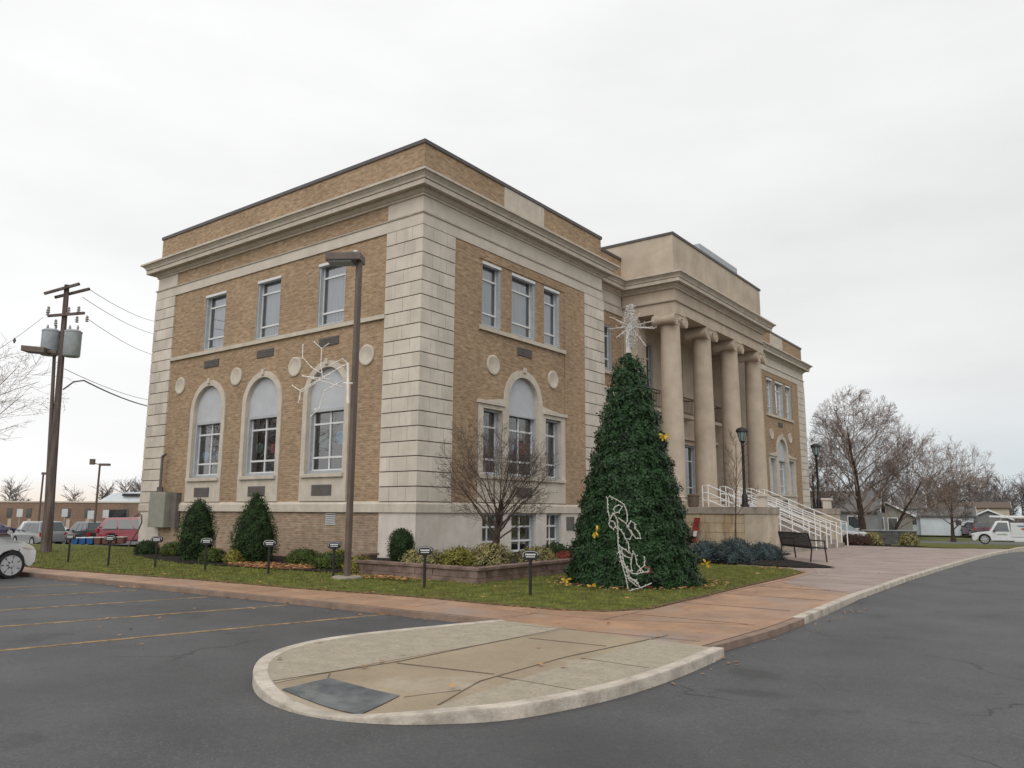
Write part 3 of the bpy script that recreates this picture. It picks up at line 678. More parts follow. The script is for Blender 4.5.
# link walls between wings and portico, and the wall behind the columns
vis_up = [rect(11.78, 12.52, 7.42, 9.33), rect(37.55-12.52, 37.55-11.78, 7.42, 9.33)]
bays = [15.53, 18.83, 22.13]
up_b = [rect(c-.75, c+.75, 7.1, 9.2) for c in bays]; dbays = [(14.95,.55), (18.83,1.95), (22.7,.55)]; dr = [rect(c-h, c+h, 1.75, 4.75) for c, h in dbays]
holed(FL, rect(10.5, 27.05, -.3, 11.45), vis_up + up_b + dr, 0, -.3, True, M['brick'], 'link_wall', B)
holed(FL, rect(13.4, 24.25, 1.7, 9.9), up_b + dr, .04, -.28, True, M['stone_warm'], 'porch_wall', B, edge=True)
for r_ in vis_up:
    window(FL, .365, (r_[0][0]+r_[1][0])/2, 7.43, 9.32, [], [8.9, 7.9], depth=-.18)
    c = (r_[0][0]+r_[1][0])/2
    hband('window_sill', M['cornice'], FL, c-.55 if c < 15 else c-.55, c+.55, 7.22, 7.36, -.02, .09)
for (a, b) in ((10.58, 13.4), (24.25, 27.0)):
    hband('stone_panel', M['stone'], FL, a, b, 5.68, 6.68, -.02, .04); hband('architrave', M['stone'], FL, a, b, 9.94, 10.28, -.02, .052); hband('frieze', M['stone'], FL, a, b, 10.31, 10.95, -.03, .022)
    hband('basement_wall', M['plaster'], FL, a, b, -.3, 1.42, -.02, .03)
for c in bays:
    window(FL, .745, c, 7.11, 9.19, [0.0], [8.5], depth=-.15, blind='room')
    hband('window_ledge', M['stone_warm'], FL, c-.95, c+.95, 6.96, 7.08, .0, .2)
for c, h in dbays:
    d_ = window(FL, h-.005, c, 1.76, 4.74, [-.0] if h < 1 else [-1.0, 0.0, 1.0], [2.7, 4.0], depth=-.15, blind='room', wname='entrance_door')
    hband('door_cornice', M['stone_warm'], FL, c-h-.2, c+h+.2, 4.98, 5.12, .0, .28); hband('door_head', M['stone_warm'], FL, c-h-.15, c+h+.15, 4.76, 4.96, .0, .12)
for c in bays:
    hband('balcony_slab', M['stone_warm'], FL, c-1.0, c+1.0, 5.95, 6.1, .04, .62)
    rl = MB()
    for k in range(13): u = c-.95+k*1.9/12; rl.tube([FL(u,6.1,.56), FL(u,6.92,.56)], .014, 4)
    for o_ in (.56,): rl.tube([FL(c-.97,6.93,o_), FL(c+.97,6.93,o_)], .03, 4); rl.tube([FL(c-.97,6.2,o_), FL(c+.97,6.2,o_)], .02, 4)
    for s_ in (-.97, .97): rl.tube([FL(c+s_,6.93,.04), FL(c+s_,6.93,.56)], .025, 4)
    rl.build('balcony_rail', M['groove'], B)
# antae
for y0 in (13.42, 23.35):
    mb = MB(); mb.box(-.6, .05, y0, y0+.88, 1.73, 9.5); mb.box(-.6, .12, y0-.06, y0+.94, 9.5, 9.81); mb.box(-.6, .12, y0-.06, y0+.94, 1.73, 2.05); mb.build('anta_pier', M['stone_warm'], B, bevel=.01)
# outline sweeps
def offset_ring(P, o):
    n = len(P); out = []
    for i in range(n):
        a, b, c = Vector(P[i-1]), Vector(P[i]), Vector(P[(i+1) % n])
        d1, d2 = (b-a).normalized(), (c-b).normalized(); n1, n2 = Vector((d1.y, -d1.x)), Vector((d2.y, -d2.x))
        out.append(b + (n1+n2)*o if abs(d1.dot(d2)) < .5 else b + n1*o)
    return out
foot_main = [(-14.8,0),(0,0),(0,10.55),(-.67,10.55),(-.67,27.0),(0,27.0),(0,37.55),(-14.8,37.55)]
foot_port = [(-14.8,0),(0,0),(0,10.55),(-.67,10.55),(-.67,13.4),(1.88,13.4),(1.88,24.25),(-.67,24.25),(-.67,27.0),(0,27.0),(0,37.55),(-14.8,37.55)]
def sweep(foot, prof, name, m, closed=False, parent=B):
    mb = MB(); rings = [[(q.x, q.y, z) for q in offset_ring(foot, o)] for (o, z) in prof]
    n = len(foot); k = len(rings); mb.v = [v for r_ in rings for v in r_]
    for j in range(k if closed else k-1):
        for i in range(n): mb.f.append((j*n+i, j*n+(i+1) % n, ((j+1) % k)*n+(i+1) % n, ((j+1) % k)*n+i))
    return mb.build(name, m, parent)
sweep(foot_port, [(.0,10.84),(.07,10.84),(.07,10.91),(.10,10.915),(.17,10.99),(.20,10.995),(.20,11.035),(.39,11.015),(.39,11.15),(.365,11.155),(.365,11.175),(.41,11.18),(.43,11.25),(.50,11.33),(.51,11.345),(.57,11.35),(.57,11.42),(.02,11.52),(-.1,11.52),(-.1,10.84)], 'cornice', M['cornice'], True)
sweep(foot_port, [(.0,10.275),(.085,10.285),(.10,10.325),(.0,10.34),(-.05,10.30)], 'architrave_fillet', M['cornice'], True)
sweep(foot_main, [(-.05,1.425),(.085,1.425),(.085,1.66),(.06,1.70),(.0,1.745),(-.05,1.745)], 'water_table', M['cornice'], True)
foot_par = [(-14.8,0),(0,0),(0,10.55),(-.67,10.55),(-.67,27.0),(0,27.0),(0,37.55),(-14.8,37.55)]
sweep(foot_par, [(-.005,11.45),(-.005,12.55),(-.3,12.55),(-.3,11.45)], 'parapet', M['brick'], True)
sweep(foot_par, [(.04,12.53),(.04,12.65),(-.34,12.66),(-.34,12.53)], 'coping', M['coping'], True)
for a, b in ((4.0,6.4),(31.15,33.55)): hband('parapet_stone_panel', M['cornice'], FE, a, b, 11.53, 12.52, -.1, .012)
MB().sheet([(-14.7,.1),(-.8,.1),(-.8,37.4),(-14.7,37.4)], 11.6).build('roof', M['roof'], B)
mb = MB(); mb.fbox(lambda u,z,o: (-14.8-o,u,z), 0.0, 37.55, -.3, 11.4, -.25, -.01); mb.fbox(lambda u,z,o: (u,37.55+o,z), -14.79, -.01, -.3, 11.4, -.25, 0); mb.build('brick_wall', M['brick'], B)
# portico entablature
mb = MB(); mb.box(-.62, 1.88, 13.4, 24.25, 9.82, 10.27); mb.box(-.62, 1.86, 13.42, 24.23, 10.335, 10.86); mb.build('portico_entablature', M['stone_warm'], B)
mb = MB(); mb.box(-3.2, 1.84, 13.44, 24.21, 11.5, 13.24); mb.build('portico_attic', M['stone_warm'], B)
mb = MB(); mb.box(-3.25, 1.89, 13.39, 24.26, 13.24, 13.34); mb.build('coping', M['coping'], B)
mb = MB(); mb.box(-1.2, .9, 18.6, 23.6, 13.34, 14.52); mb.build('roof_hatch', M['frame_grey'], B, bevel=.06)
# columns
for k in range(4):
    y = 13.86+k*3.33; x = 1.42
    prof = [(.47,2.08),(.475,2.3)] + [(.475-.07*(t**1.6), 2.3+t*7.0) for t in [i/14 for i in range(15)]] + [(.43,9.32),(.43,9.37),(.41,9.40)]
    col = MB().lathe(prof, x, y, 0, 32).build('column', M['stone_warm'], B, smooth=True)
    b_ = MB(); b_.box(x-.6, x+.6, y-.6, y+.6, 1.7, 1.86)
    b_.lathe([(.58,1.86),(.60,1.92),(.58,1.99),(.52,2.01),(.51,2.05),(.54,2.09),(.52,2.13),(.475,2.15)], x, y, 0, 28); b_.build('column_base', M['stone_warm'], col, smooth=True)
    c_ = MB(); c_.box(x-.50, x+.50, y-.50, y+.50, 9.74, 9.815)
    c_.box(x-.47, x+.47, y-.56, y+.56, 9.62, 9.74)
    c_.lathe([(.41,9.40),(.47,9.46),(.50,9.55),(.47,9.62)], x, y, 0, 28)
    # volutes: rolls running front to back with spiral faces
    for s_ in (-1, 1):
        Mx = Matrix.Rotation(R(90), 4, 'Y')
        prof_v = [(.001,-.52),(.05,-.52),(.055,-.50),(.09,-.49),(.10,-.51),(.15,-.51),(.16,-.485),(.19,-.485),(.20,-.51),(.235,-.51),(.235,-.42),(.18,-.2),(.165,0),(.18,.2),(.235,.42),(.235,.51),(.20,.51),(.19,.485),(.16,.485),(.15,.51),(.10,.51),(.09,.49),(.055,.50),(.05,.52),(.001,.52)]
        c_.lathe(prof_v, x, y+s_*.50, 9.50, 20, Mx)
    c_.build('capital', M['stone_warm'], col, smooth=True)
# podium, steps, cheek walls
CHY = (13.4, 15.1)
for (y0, y1, s_) in ((13.4, 15.1, 1), (22.55, 24.25, -1)):
    ck = MB().box(-.6, 5.2, y0, y1, -.3, 1.43).build('cheek_wall', M['stone_stained'], B)
    MB().box(-.6, 5.28, y0-.07, y1+.07, 1.433, 1.70).build('cheek_cap', M['stone_cap'], ck, bevel=.02)
    MB().box(4.5, 5.23, y0-.03, y1+.03, -.3, 1.431).build('end_pier', M['stone_pale'], ck, bevel=.01)
    gr = MB()
    for zj in (.36, .72, 1.08): gr.box(-.2, 4.49, y0-.004, y0+.01, zj-.006, zj+.006)
    for k_ in range(4):
        for i_ in range(6): xj = .1+i_*.8+(.4 if k_ % 2 else 0); gr.box(xj-.006, xj+.006, y0-.004, y0+.01, k_*.36, k_*.36+.36)
    gr.build('masonry_joints', M['groove'], ck)
    mb = MB()
    ya = y0+.75 if s_ == 1 else y1-.95
    mb.box(4.72, 5.02, ya, ya+.42, 1.702, 2.1); mb.box(4.66, 5.08, ya-.06, ya+.48, 2.1, 2.2); mb.build('pedestal_block', M['stone'], ck, bevel=.015)
    for k in range(3): pass
MB().box(-.6, 2.4, 15.1, 22.55, -.3, 1.715).build('porch_floor', M['stone_cap'], B)
st = MB(); nst = 11
for k in range(nst):
    zt = 1.715 - (k+1)*1.715/(nst+1); x0 = 2.4 + k*.31
    st.box(x0, x0+.312 , 15.12, 22.53, -.3, zt)
st.build('stairs', M['stone_cap'], B)
for y in (15.35, 17.3, 18.9, 20.5, 22.3):
    rl = MB(); x0, x1 = 2.25, (4.9 if y < 16 else 5.75); zt = lambda x: 2.62 - (x-2.25)*.425
    for dz in (0, -.32, -.62): rl.tube([(x0, y, zt(x0)+dz), (x1, y, zt(x1)+dz)], .026, 6)
    for k in range(4):
        x = x0+(x1-x0)*k/3; zb = max(.0, 1.68-max(0, x-2.5)*.48); rl.tube([(x, y, min(zb, zt(x)-.62)), (x, y, zt(x))], .026, 6)
    rl.tube([(x0, y, zt(x0)), (x0-.25, y, zt(x0)), (x0-.25, y, 1.7)], .026, 6)
    if y > 16: rl.tube([(x1, y, zt(x1)), (x1+.25, y, zt(x1)-.05), (x1+.25, y, .0)], .026, 6)
    rl.tube([(x0-.25, y, zt(x0)-.62),(x0, y, zt(x0)-.62)], .03, 6); rl.tube([(x0-.25, y, zt(x0)-.32),(x0, y, zt(x0)-.32)], .03, 6)
    rl.build('handrail', M['white_rail'], B, smooth=True)
# paper decorations inside the ground floor windows
def paper(F, u, z, r_, col, lab):
    m = M.get(col) or M['red_trim']; mb = MB(); n = 10
    pts = [(u+r_*(1+.25*math.sin(3*a))*math.cos(a), z+r_*(1+.2*math.cos(2*a))*math.sin(a)) for a in [2*math.pi*i/n for i in range(n)]]
    mb.add([F(p[0], p[1], -.27) for p in pts]+[F(p[0], p[1], -.275) for p in pts], [tuple(range(n)), tuple(range(n,2*n))[::-1]]+[(i,(i+1)%n,n+(i+1)%n,n+i) for i in range(n)])
    o = mb.build('paper_cutout', m); tag(o, lab, 'window decoration'); return o
M['paper_blue'] = mat('blue_paper', (.25, .45, .62), .8, .1); M['paper_green'] = mat('green_paper', (.16, .25, .2), .8, .1); M['paper_white'] = mat('white_paper', (.6,.6,.6), .8, .1)
paper(FS, SC[2]+.45, 3.75, .26, 'paper_blue', 'round blue paper cutout in the right arched window of the left facade')
paper(FS, SC[2]-.4, 3.65, .24, 'paper_green', 'green paper cutout in the right arched window of the left facade')
paper(FS, SC[1]+.42, 3.55, .24, 'red_trim', 'red paper cutout in the middle arched window of the left facade')
paper(FS, SC[1]-.42, 3.6, .22, 'paper_green', 'green paper cutout in the middle arched window of the left facade')
paper(FS, SC[0]-.42, 3.45, .2, 'paper_blue', 'blue paper cutout in the left half of the leftmost arched window')
paper(FS, SC[0]+.42, 3.45, .2, 'paper_blue', 'blue paper cutout in the right half of the leftmost arched window')
paper(FE, 4.78, 3.55, .22, 'paper_blue', 'blue paper cutout behind the bare tree in the triple window')
paper(FE, 5.5, 3.6, .26, 'red_trim', 'red paper cutout behind the bare tree in the triple window')
# ------------------------------------------------------------------ attached and street things
ub = thing('utility_box', 'tall grey electrical cabinet mounted at the left end of the brick wall', 'electrical box', (-13.1, -.2, .82))
mb = MB(); mb.fbox(FS, -13.6, -12.5, .82, 2.13, .07, .36); mb.build('cabinet', M['utility'], ub, bevel=.02)
MB().fbox(FS, -12.32, -12.0, .82, 2.1, .02, .2).build('mounting_plate', M['louver'], ub)
mb = MB(); mb.tube([FS(-13.1,2.13,.25), FS(-13.1,3.5,.25)], .05, 8); mb.tube([FS(-13.1,2.13,.25), FS(-13.1,2.32,.25)], .12, 8); mb.tube([FS(-13.1,3.48,.25), FS(-12.85,3.56,.25)], .05, 6); mb.build('conduit', M['louver'], ub)
mb = MB(); pts = [(-14.6,-.5,.05),(-14.5,-.45,.3),(-14.1,-.4,.75),(-13.95,-.4,1.0),(-14.0,-.4,1.25),(-14.2,-.4,1.33),(-14.45,-.4,1.2)]
mb.tube(pts, .03, 6); tag(mb.build('standpipe', M['louver'], smooth=True), 'thin bent grey pipe standing at the left corner of the building', 'pipe')
pq = MB(); pq.fbox(FE, 7.76, 8.26, .82, 1.3, .032, .06); tag(pq.build('wall_plaque', M['louver'], bevel=.01), 'small dark bronze plaque on the plastered base right of the basement windows', 'plaque')
# tall parking lot lamp with snowflake
LP = Vector((2.0, -4.22, 0))
lamp = thing('parking_lamp', 'tall brown steel lamp post with box floodlight in front of left facade', 'lamp post', LP)
pb = MB(); pb.box(LP.x-.057, LP.x+.057, LP.y-.057, LP.y+.057, .05, 7.3); pb.build('pole', M['bronze'], lamp, bevel=.015)
MB().lathe([(.34,0),(.33,.05),(.30,.065),(.001,.07)], LP.x, LP.y, -.02, 20).build('concrete_footing', M['stone_cap'], lamp)
hd = MB()
ax = Vector((-.85,-.53,0)).normalized(); ay = Vector((-ax.y, ax.x, 0))
def obox(mb, o, ax, ay, az, x0, x1, y0, y1, z0, z1):
    P = [o+ax*x+ay*y+az*z for z in (z0,z1) for (x,y) in ((x0,y0),(x1,y0),(x1,y1),(x0,y1))]
    mb.add(P, [(0,3,2,1),(4,5,6,7),(0,1,5,4),(1,2,6,5),(2,3,7,6),(3,0,4,7)])
az = Vector((0,0,1)); tp = Vector((LP.x, LP.y, 7.25))
obox(hd, tp, ax, ay, az, -.08, .75, -.24, .24, -.02, .17); 
hd.build('lamp_head', M['bronze'], lamp, bevel=.03)
hb = MB(); obox(hb, tp, ax, ay, az, .14, .70, -.19, .19, -.045, -.018); hb.build('lens', M['galv'], lamp)
hk = MB(); hk.lathe([(.05,0),(.05,.1),(.001,.12)], tp.x+.1*ax.x, tp.y+.1*ax.y, tp.z+.17, 8); hk.build('photocell', M['frame_white'], lamp)
def px_plane(P0):
    """map pixel to the vertical plane through P0 that faces the camera's heading (real metres)"""
    fw = Vector((CF.x, CF.y, 0)).normalized()
    def f(px, py):
        d = CF + CR*((px-512)/779.97) - CU*((py-384)/779.97); t = (Vector(P0)-CP).dot(fw)/d.dot(fw); return CP+d*t
    return f
f8 = px_plane((LP.x+.05, LP.y-.14, 0)); q = lambda a, b: f8(280+a/4.8, 240+b/4.8); q3 = lambda a, b: f8(140+a*.33854, 340+b*.33854)
sf = MB(); 
for ln in ([q(325,592),q(100,720)],[q(110,655),q(240,668)],[q(60,700),q(97,722),q(95,768)],[q(165,490),q(200,522),q(236,495)],[q(200,520),q(196,605),q(205,660)],[q(110,505),q(108,562),q(150,610),q(200,640)],[q(65,568),q(110,568)],[q3(450,135),q3(475,152),q3(468,185)],[q3(600,75),q3(475,155)],[q3(505,225),q3(530,200),q3(545,150),q3(600,120)],[q3(515,205),q3(530,205)],[q3(480,105),q3(560,128),q3(600,140)],[q(245,470+130),q(300,570),q(325,592)]):
    sf.tube(ln, .011, 4)
    for a_, b_ in zip(ln[:-1], ln[1:]):
        n_ = max(1, int((b_-a_).length/.12))
        for i_ in range(n_): p_ = a_.lerp(b_, i_/n_); sf.lathe([(.001,-.025),(.018,-.006),(.018,.006),(.001,.025)], p_.x, p_.y, p_.z, 5)
sf.tube([q3(614,70), q3(614,188)], .035, 5); sf.tube([q3(600,128), q3(628,128)], .02, 5)
sf.build('x', M['snow_string']).name = 'snowflake_decoration'
tag(bpy.data.objects['snowflake_decoration'], 'white wire half snowflake light hung on the tall brown lamp post', 'decoration')
# memorial sign posts
for i, (x, y, lab) in enumerate(((-7.98,-5.65,'farthest left of the row of little black sign posts on the lawn'),(-5.95,-5.53,'second little black sign post from the left, before the low hedge'),
        (-4.32,-5.13,'little black sign post on the lawn left of the rounded evergreen'),(-2.43,-4.89,'little black sign post between the two large evergreens'),
        (-.23,-4.65,'little black sign post in front of the right pointed evergreen'),(1.56,-4.24,'little black sign post just left of the tall brown lamp post'),
        (4.86,-4.81,'little black sign post in front of the stone planter left corner'),(7.28,-4.69,'little black sign post on the lawn beside the big green cone tree'))):
    s_ = thing('sign_post', lab, 'sign', (x, y, 0), R(37), 'small black sign posts on the lawn')
    mb = MB(); mb.tube([(0,0,0),(0,0,.66)], .028, 8); mb.lathe([(.045,.60),(.045,.66)], 0, 0, 0, 8); mb.build('post', M['black'], s_, local=True)
    n = 16; hp = [(.155*math.copysign(abs(math.cos(a))**.6, math.cos(a)), .70+.085*math.copysign(abs(math.sin(a))**.8, math.sin(a))) for a in [2*math.pi*k/n for k in range(n)]]
    mb = MB(); mb.add([(p[0], -.022, p[1]) for p in hp]+[(p[0], .022, p[1]) for p in hp], [tuple(range(n)), tuple(range(n,2*n))]+[(k,(k+1)%n,n+(k+1)%n,n+k) for k in range(n)]); hdm = mb.build('sign_plate', M['black'], s_, local=True)
    mb = MB(); mb.box(-.09,.09,-.028,-.0235,.70,.728); mb.box(-.08,.08,-.028,-.0235,.665,.682)
    hp2 = [(p[0]*.9, .70+(p[1]-.70)*.86) for p in hp]; hp3 = [(p[0]*.84, .70+(p[1]-.70)*.76) for p in hp]
    for k in range(n//2+1): j = (k+1) % n; mb.add([(hp2[k][0],-.025,hp2[k][1]),(hp2[j][0],-.025,hp2[j][1]),(hp3[j][0],-.025,hp3[j][1]),(hp3[k][0],-.025,hp3[k][1])], [(0,1,2,3)])
    mb.build('sign_lettering', M['sign_face'], hdm, local=True)
# entrance lamp posts on the cheek walls
def lantern(x, y, z, label):
    t = thing('entrance_lamp', label, 'lamp post', (x, y, z), 0, 'lamp posts flanking the stairs')
    mb = MB(); mb.lathe([(.17,0),(.17,.08),(.12,.12),(.11,.45),(.075,.52),(.06,.7),(.05,2.4),(.07,2.43),(.05,2.47),(.06,2.55),(.13,2.62)], n=14); mb.build('post', M['black'], t, True, local=True)
    mb = MB(); mb.lathe([(.10,2.62),(.20,2.98),(.19,3.0),(.001,3.0)], n=8); mb.build('glass_lantern', M['windshield'], t, local=True)
    mb = MB(); mb.lathe([(.24,2.98),(.25,3.02),(.23,3.09),(.15,3.15),(.05,3.18),(.001,3.20)], n=14); mb.build('lamp_cap', M['black'], t, True, local=True)
    mb = MB()
    for k in range(8): a = 2*math.pi*k/8; mb.tube([(.105*math.cos(a),.105*math.sin(a),2.6),(.21*math.cos(a),.21*math.sin(a),3.0)], .012, 4)
    mb.build('lantern_ribs', M['black'], t, local=True)
lantern(4.15, 14.45, 1.70, 'black lantern post on the near cheek wall in front of the columns')
lantern(4.45, 23.65, 1.70, 'black lantern post on the far cheek wall in front of the bare trees')
# bench
def bench(p0, p1, front, label):
    p0, p1 = Vector((*p0, -.02)), Vector((*p1, -.02)); ux = (p1-p0).normalized(); fy = Vector((*front, 0)); fy = (fy - ux*fy.dot(ux)).normalized(); L_ = (p1-p0).length
    t = thing('bench', label, 'bench', p0)
    W = lambda a, b, c: p0+ux*a+fy*b+Vector((0,0,c))
    for a in (0, L_):
        lg = MB(); lg.tube([W(a,-.06,0), W(a,0,.42), W(a,-.1,.88)], .024, 6); lg.build('leg', M['black'], t)
        lg = MB(); lg.tube([W(a,.46,0), W(a,.42,.42), W(a,.42,.64), W(a,-.02,.66)], .024, 6); lg.build('leg', M['black'], t)
    for nm, a0, b0, a1, b1 in (('seat',0,.42,.48,.41),('backrest',-.01,.45,-.1,.86)):
        mb = MB()
        for k in range(44):
            a = L_*k/43; mb.tube([W(a,a0,b0), W(a,a1,b1)], .009, 4)
        for k in range(9):
            s_ = k/8; mb.tube([W(0,a0+(a1-a0)*s_,b0+(b1-b0)*s_), W(L_,a0+(a1-a0)*s_,b0+(b1-b0)*s_)], .009 if 0 < k < 8 else .022, 4)
        mb.build(nm, M['black'], t)
bench((8.16,9.15), (6.65,10.98), (.7,.6), 'black metal mesh bench with its back to the street beside the stairs')
# red board, small bin
rb = thing('leaning_board', 'narrow red board leaning against the stained cheek wall', 'decoration', (2.55, 13.1, 0))
mb = MB(); obox(mb, Vector((2.5,13.05,.3)), Vector((.98,.1,0)).normalized(), Vector((-.1,.98,0)).normalized(), Vector((.18,.12,1)).normalized(), -.12,.12,-.02,.02,0,1.0); mb.build('board', M['dull_red'], rb, bevel=.01)
mb = MB(); obox(mb, Vector((2.6,13.0,.55)), Vector((.98,.1,0)).normalized(), Vector((-.1,.98,0)).normalized(), Vector((.18,.12,1)).normalized(), -.06,.08,-.02,.02,0,.22); mb.build('white_ornament', M['light_string'], rb)
mb = MB(); mb.lathe([(.16,0),(.20,.03),(.22,.42),(.24,.44),(.24,.48),(.16,.53),(.001,.55)], 2.2, 13.95, 1.70, 16); tag(mb.build('litter_bin', M['groove'], smooth=True), 'dark round bin on the porch beside the first column', 'bin')
# ------------------------------------------------------------------ Christmas cone tree
CT = Vector((7.45, -1.21, 0)); HT = 5.02
def cone_r(z):
    t = max(0, min(1, z/HT)); return 1.30*(1-t)**.97*(1+.03*math.sin(math.pi*min(1,t*1.1))) + .14
xt = thing('christmas_tree', 'tall dark green garland cone tree standing on the lawn', 'christmas tree', CT)
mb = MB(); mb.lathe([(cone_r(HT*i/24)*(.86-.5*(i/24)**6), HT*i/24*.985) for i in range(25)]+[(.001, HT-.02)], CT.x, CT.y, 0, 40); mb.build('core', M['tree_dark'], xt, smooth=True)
mb = MB(); rnd = random.Random(11)
def leafquad(mb, c, n_, s, rnd, asp=.45, droop=0):
    n_ = n_.normalized(); r0 = Vector((rnd.gauss(0,1), rnd.gauss(0,1), rnd.gauss(0,1)-droop)); t1 = (r0-n_*r0.dot(n_)*.6).normalized(); t2 = n_.cross(t1)
    if t2.length < 1e-3: t2 = t1.orthogonal()
    t2.normalize(); mb.add([c-t2*s*asp*.3, c+t1*s*.5-t2*s*asp*.5, c+t1*s, c+t1*s*.5+t2*s*asp*.5], [(0,1,2,3)])
for _ in range(52000):
    t = 1-math.sqrt(1-rnd.random()*.998); z = t*HT; a = rnd.uniform(0, 2*math.pi)
    # garland tiers: clumps
    clump = math.sin(z*13+math.sin(a*3)*1.2)*.04 + math.sin(a*17+z*9)*.03 + math.sin(a*7-z*23)*.03
    r_ = cone_r(z)*.9 + .06 + clump + rnd.gauss(0,.03)
    c = CT+Vector((r_*math.cos(a), r_*math.sin(a), z+.03)); n_ = Vector((math.cos(a), math.sin(a), .35+rnd.gauss(0,.5)))
    leafquad(mb, c, n_, rnd.uniform(.045,.10), rnd, .55, .5)
mb.build('garland_foliage', M['tree_green'], xt, recalc=False)
mb = MB(); mb.tube([(CT.x,CT.y,4.6),(CT.x,CT.y,5.5)], .06, 8); mb.build('topper_stem', M['light_string'], xt)
ft = px_plane((CT.x, CT.y, 0)); sc = ft(631, 327); st = MB(); rnd = random.Random(2)
spokes = [(636,305),(612,314),(608,329),(657,327),(652,332),(616,338),(624,345),(645,348),(641,312),(627,312),(653,322),(618,321),(638,350)]
for k, (a, b) in enumerate(spokes):
    e_ = ft(a, b); e_ = e_ + Vector((CF.x, CF.y, 0))*rnd.uniform(-.35,.35); st.tube([sc, e_], [.02,.007], 4)
    for j in range(8):
        p_ = sc.lerp(e_, (j+1)/8.5)+Vector((rnd.gauss(0,.02),rnd.gauss(0,.02),rnd.gauss(0,.02))); st.lathe([(.001,-.018),(.016,0),(.001,.018)], p_.x, p_.y, p_.z, 4)
top = ft(632, 304); st.tube([sc-Vector((0,0,.45)), sc, top], [.03,.04,.02], 6)
for j in range(420):
    z = rnd.uniform(-.5,.5); rr = (.17*(1-abs(z)*1.4)+.02)*rnd.uniform(.2,1.2); a = rnd.uniform(0,6.28); st.lathe([(.001,-.02),(.016,0),(.001,.02)], sc.x+rr*math.cos(a), sc.y+rr*math.sin(a), sc.z+z, 5)
st.build('star_topper', M['light_string'], xt)
# yellow bows
fy_ = Vector((CF.x, CF.y, 0)).normalized()
bows = [((568,618),), ]
def bow(px, py, size, label, rot, back=0.0):
    fb = px_plane(CT - fy_*back); c = fb(px, py); t = thing('yellow_bow', label, 'ribbon bow', c, 0, 'yellow ribbon bows')
    mb = MB(); rx = Vector((CR.x, CR.y, 0)).normalized(); up = Vector((0,0,1)); rr = random.Random(px)
    for k, ang in enumerate(rot):
        a = R(ang); d = rx*math.cos(a)+up*math.sin(a)-fy_*.15; n_ = rx*(-math.sin(a))+up*math.cos(a); s = size*rr.uniform(.8,1.1)
        P = []
        for i in range(7):
            u = i/6; s *= 1; cc = c + d*s*.45*u - fy_*.05*math.sin(u*3.1)*(1 if k % 2 else -1); wd = .015*(.5+.8*math.sin(u*2.2))
            P += [cc-n_*wd, cc+n_*wd]
        mb.add(P, [(2*i,2*i+1,2*i+3,2*i+2) for i in range(6)])
    mb.build('ribbon', M['bow'], t, recalc=False)
bow(664,436,.24,'yellow ribbon bow high on the right side of the cone tree',(20,160,200,340,250,290), 0.75)
bow(596,532,.26,'yellow ribbon bow low on the left side of the cone tree',(60,80,250,290,230), 1.35)
bow(566,580,.22,'yellow ribbon bow on the grass at the left foot of the cone tree',(15,165,280,300), 1.4)
bow(706,564,.24,'yellow ribbon bow on the grass at the right foot of the cone tree',(30,120,-60,-40,180), .2)
bow(592,586,.2,'yellow ribbon bow flat in leaves under the cone tree',(0,170,30), 1.55)
bow(694,590,.2,'small yellow ribbon bow at the base of the cone tree near the pavement',(10,190,140), 1.0)
# light figure
FP = Vector(gp(631, 591, 0.0)); ff = px_plane(FP); g = lambda a, b: ff(590+a*.15625, 480+b*.15625)
fg = thing('light_figure', 'white wire frame light figure of a robed person leaning by the cone tree', 'decoration', FP)
mb = MB(); lines = [
 [(128,250),(112,180),(112,115),(125,105),(170,125),(215,155),(235,200),(240,260),(232,278),(205,262),(180,240)],
 [(128,250),(150,215),(185,205),(205,175),(190,160),(160,170),(150,190),(160,205)],
 [(130,262),(120,280),(128,300),(150,312),(162,300),(160,275),(145,262),(130,262)],
 [(150,215),(172,245),(178,300),(180,420),(200,520),(225,610),(248,712)],
 [(248,712),(300,695),(325,690),(300,660),(262,630),(240,610)],
 [(178,300),(215,345),(225,375),(255,380),(270,350),(240,300),(235,285)],
 [(240,300),(262,265),(285,275),(290,310),(318,345),(322,372),(295,375),(275,350),(260,320)],
 [(225,375),(245,400),(250,460),(270,480),(262,540),(270,600)],
 [(185,420),(230,450),(250,470)], [(190,460),(225,490),(262,500)], [(270,455),(290,480),(300,540),(330,575),(345,590)],
 [(345,490),(352,520),(345,550),(315,575),(300,590)], [(300,600),(340,592),(380,585),(378,565),(350,560)], [(200,520),(235,560),(270,600),(300,600)],
 [(205,545),(250,585),(250,640),(300,680)], [(225,610),(280,640),(310,660)], [(325,690),(360,675),(395,660)], [(245,630),(290,640),(320,690)], [(205,540),(180,420)], [(200,430),(215,520),(240,600)],
]
for ln in lines:
    P = [g(*p) for p in ln]; mb.tube(P, .009, 4)
    for a_, b_ in zip(P[:-1], P[1:]):
        n_ = max(1, int((b_-a_).length/.06))
        for i_ in range(n_): p_ = a_.lerp(b_, i_/n_); mb.lathe([(.001,-.018),(.014,-.004),(.014,.006),(.001,.018)], p_.x+random.gauss(0,.014), p_.y, p_.z+random.gauss(0,.012), 4)
mb.build('light_frame', M['light_string'], fg)
mb = MB(); a_ = g(175,470); gb = gp(612, 583, 0); mb.tube([a_, gb], .012, 5); mb.build('prop_stake', M['galv'], fg)
mb = MB(); mb.tube([g(345,556), g(378,560), g(395,590), g(360,600)], .014, 5); mb.tube([g(360,676), g(396,690)], .014, 5); mb.build('red_light_rope', M['dull_red'], fg)
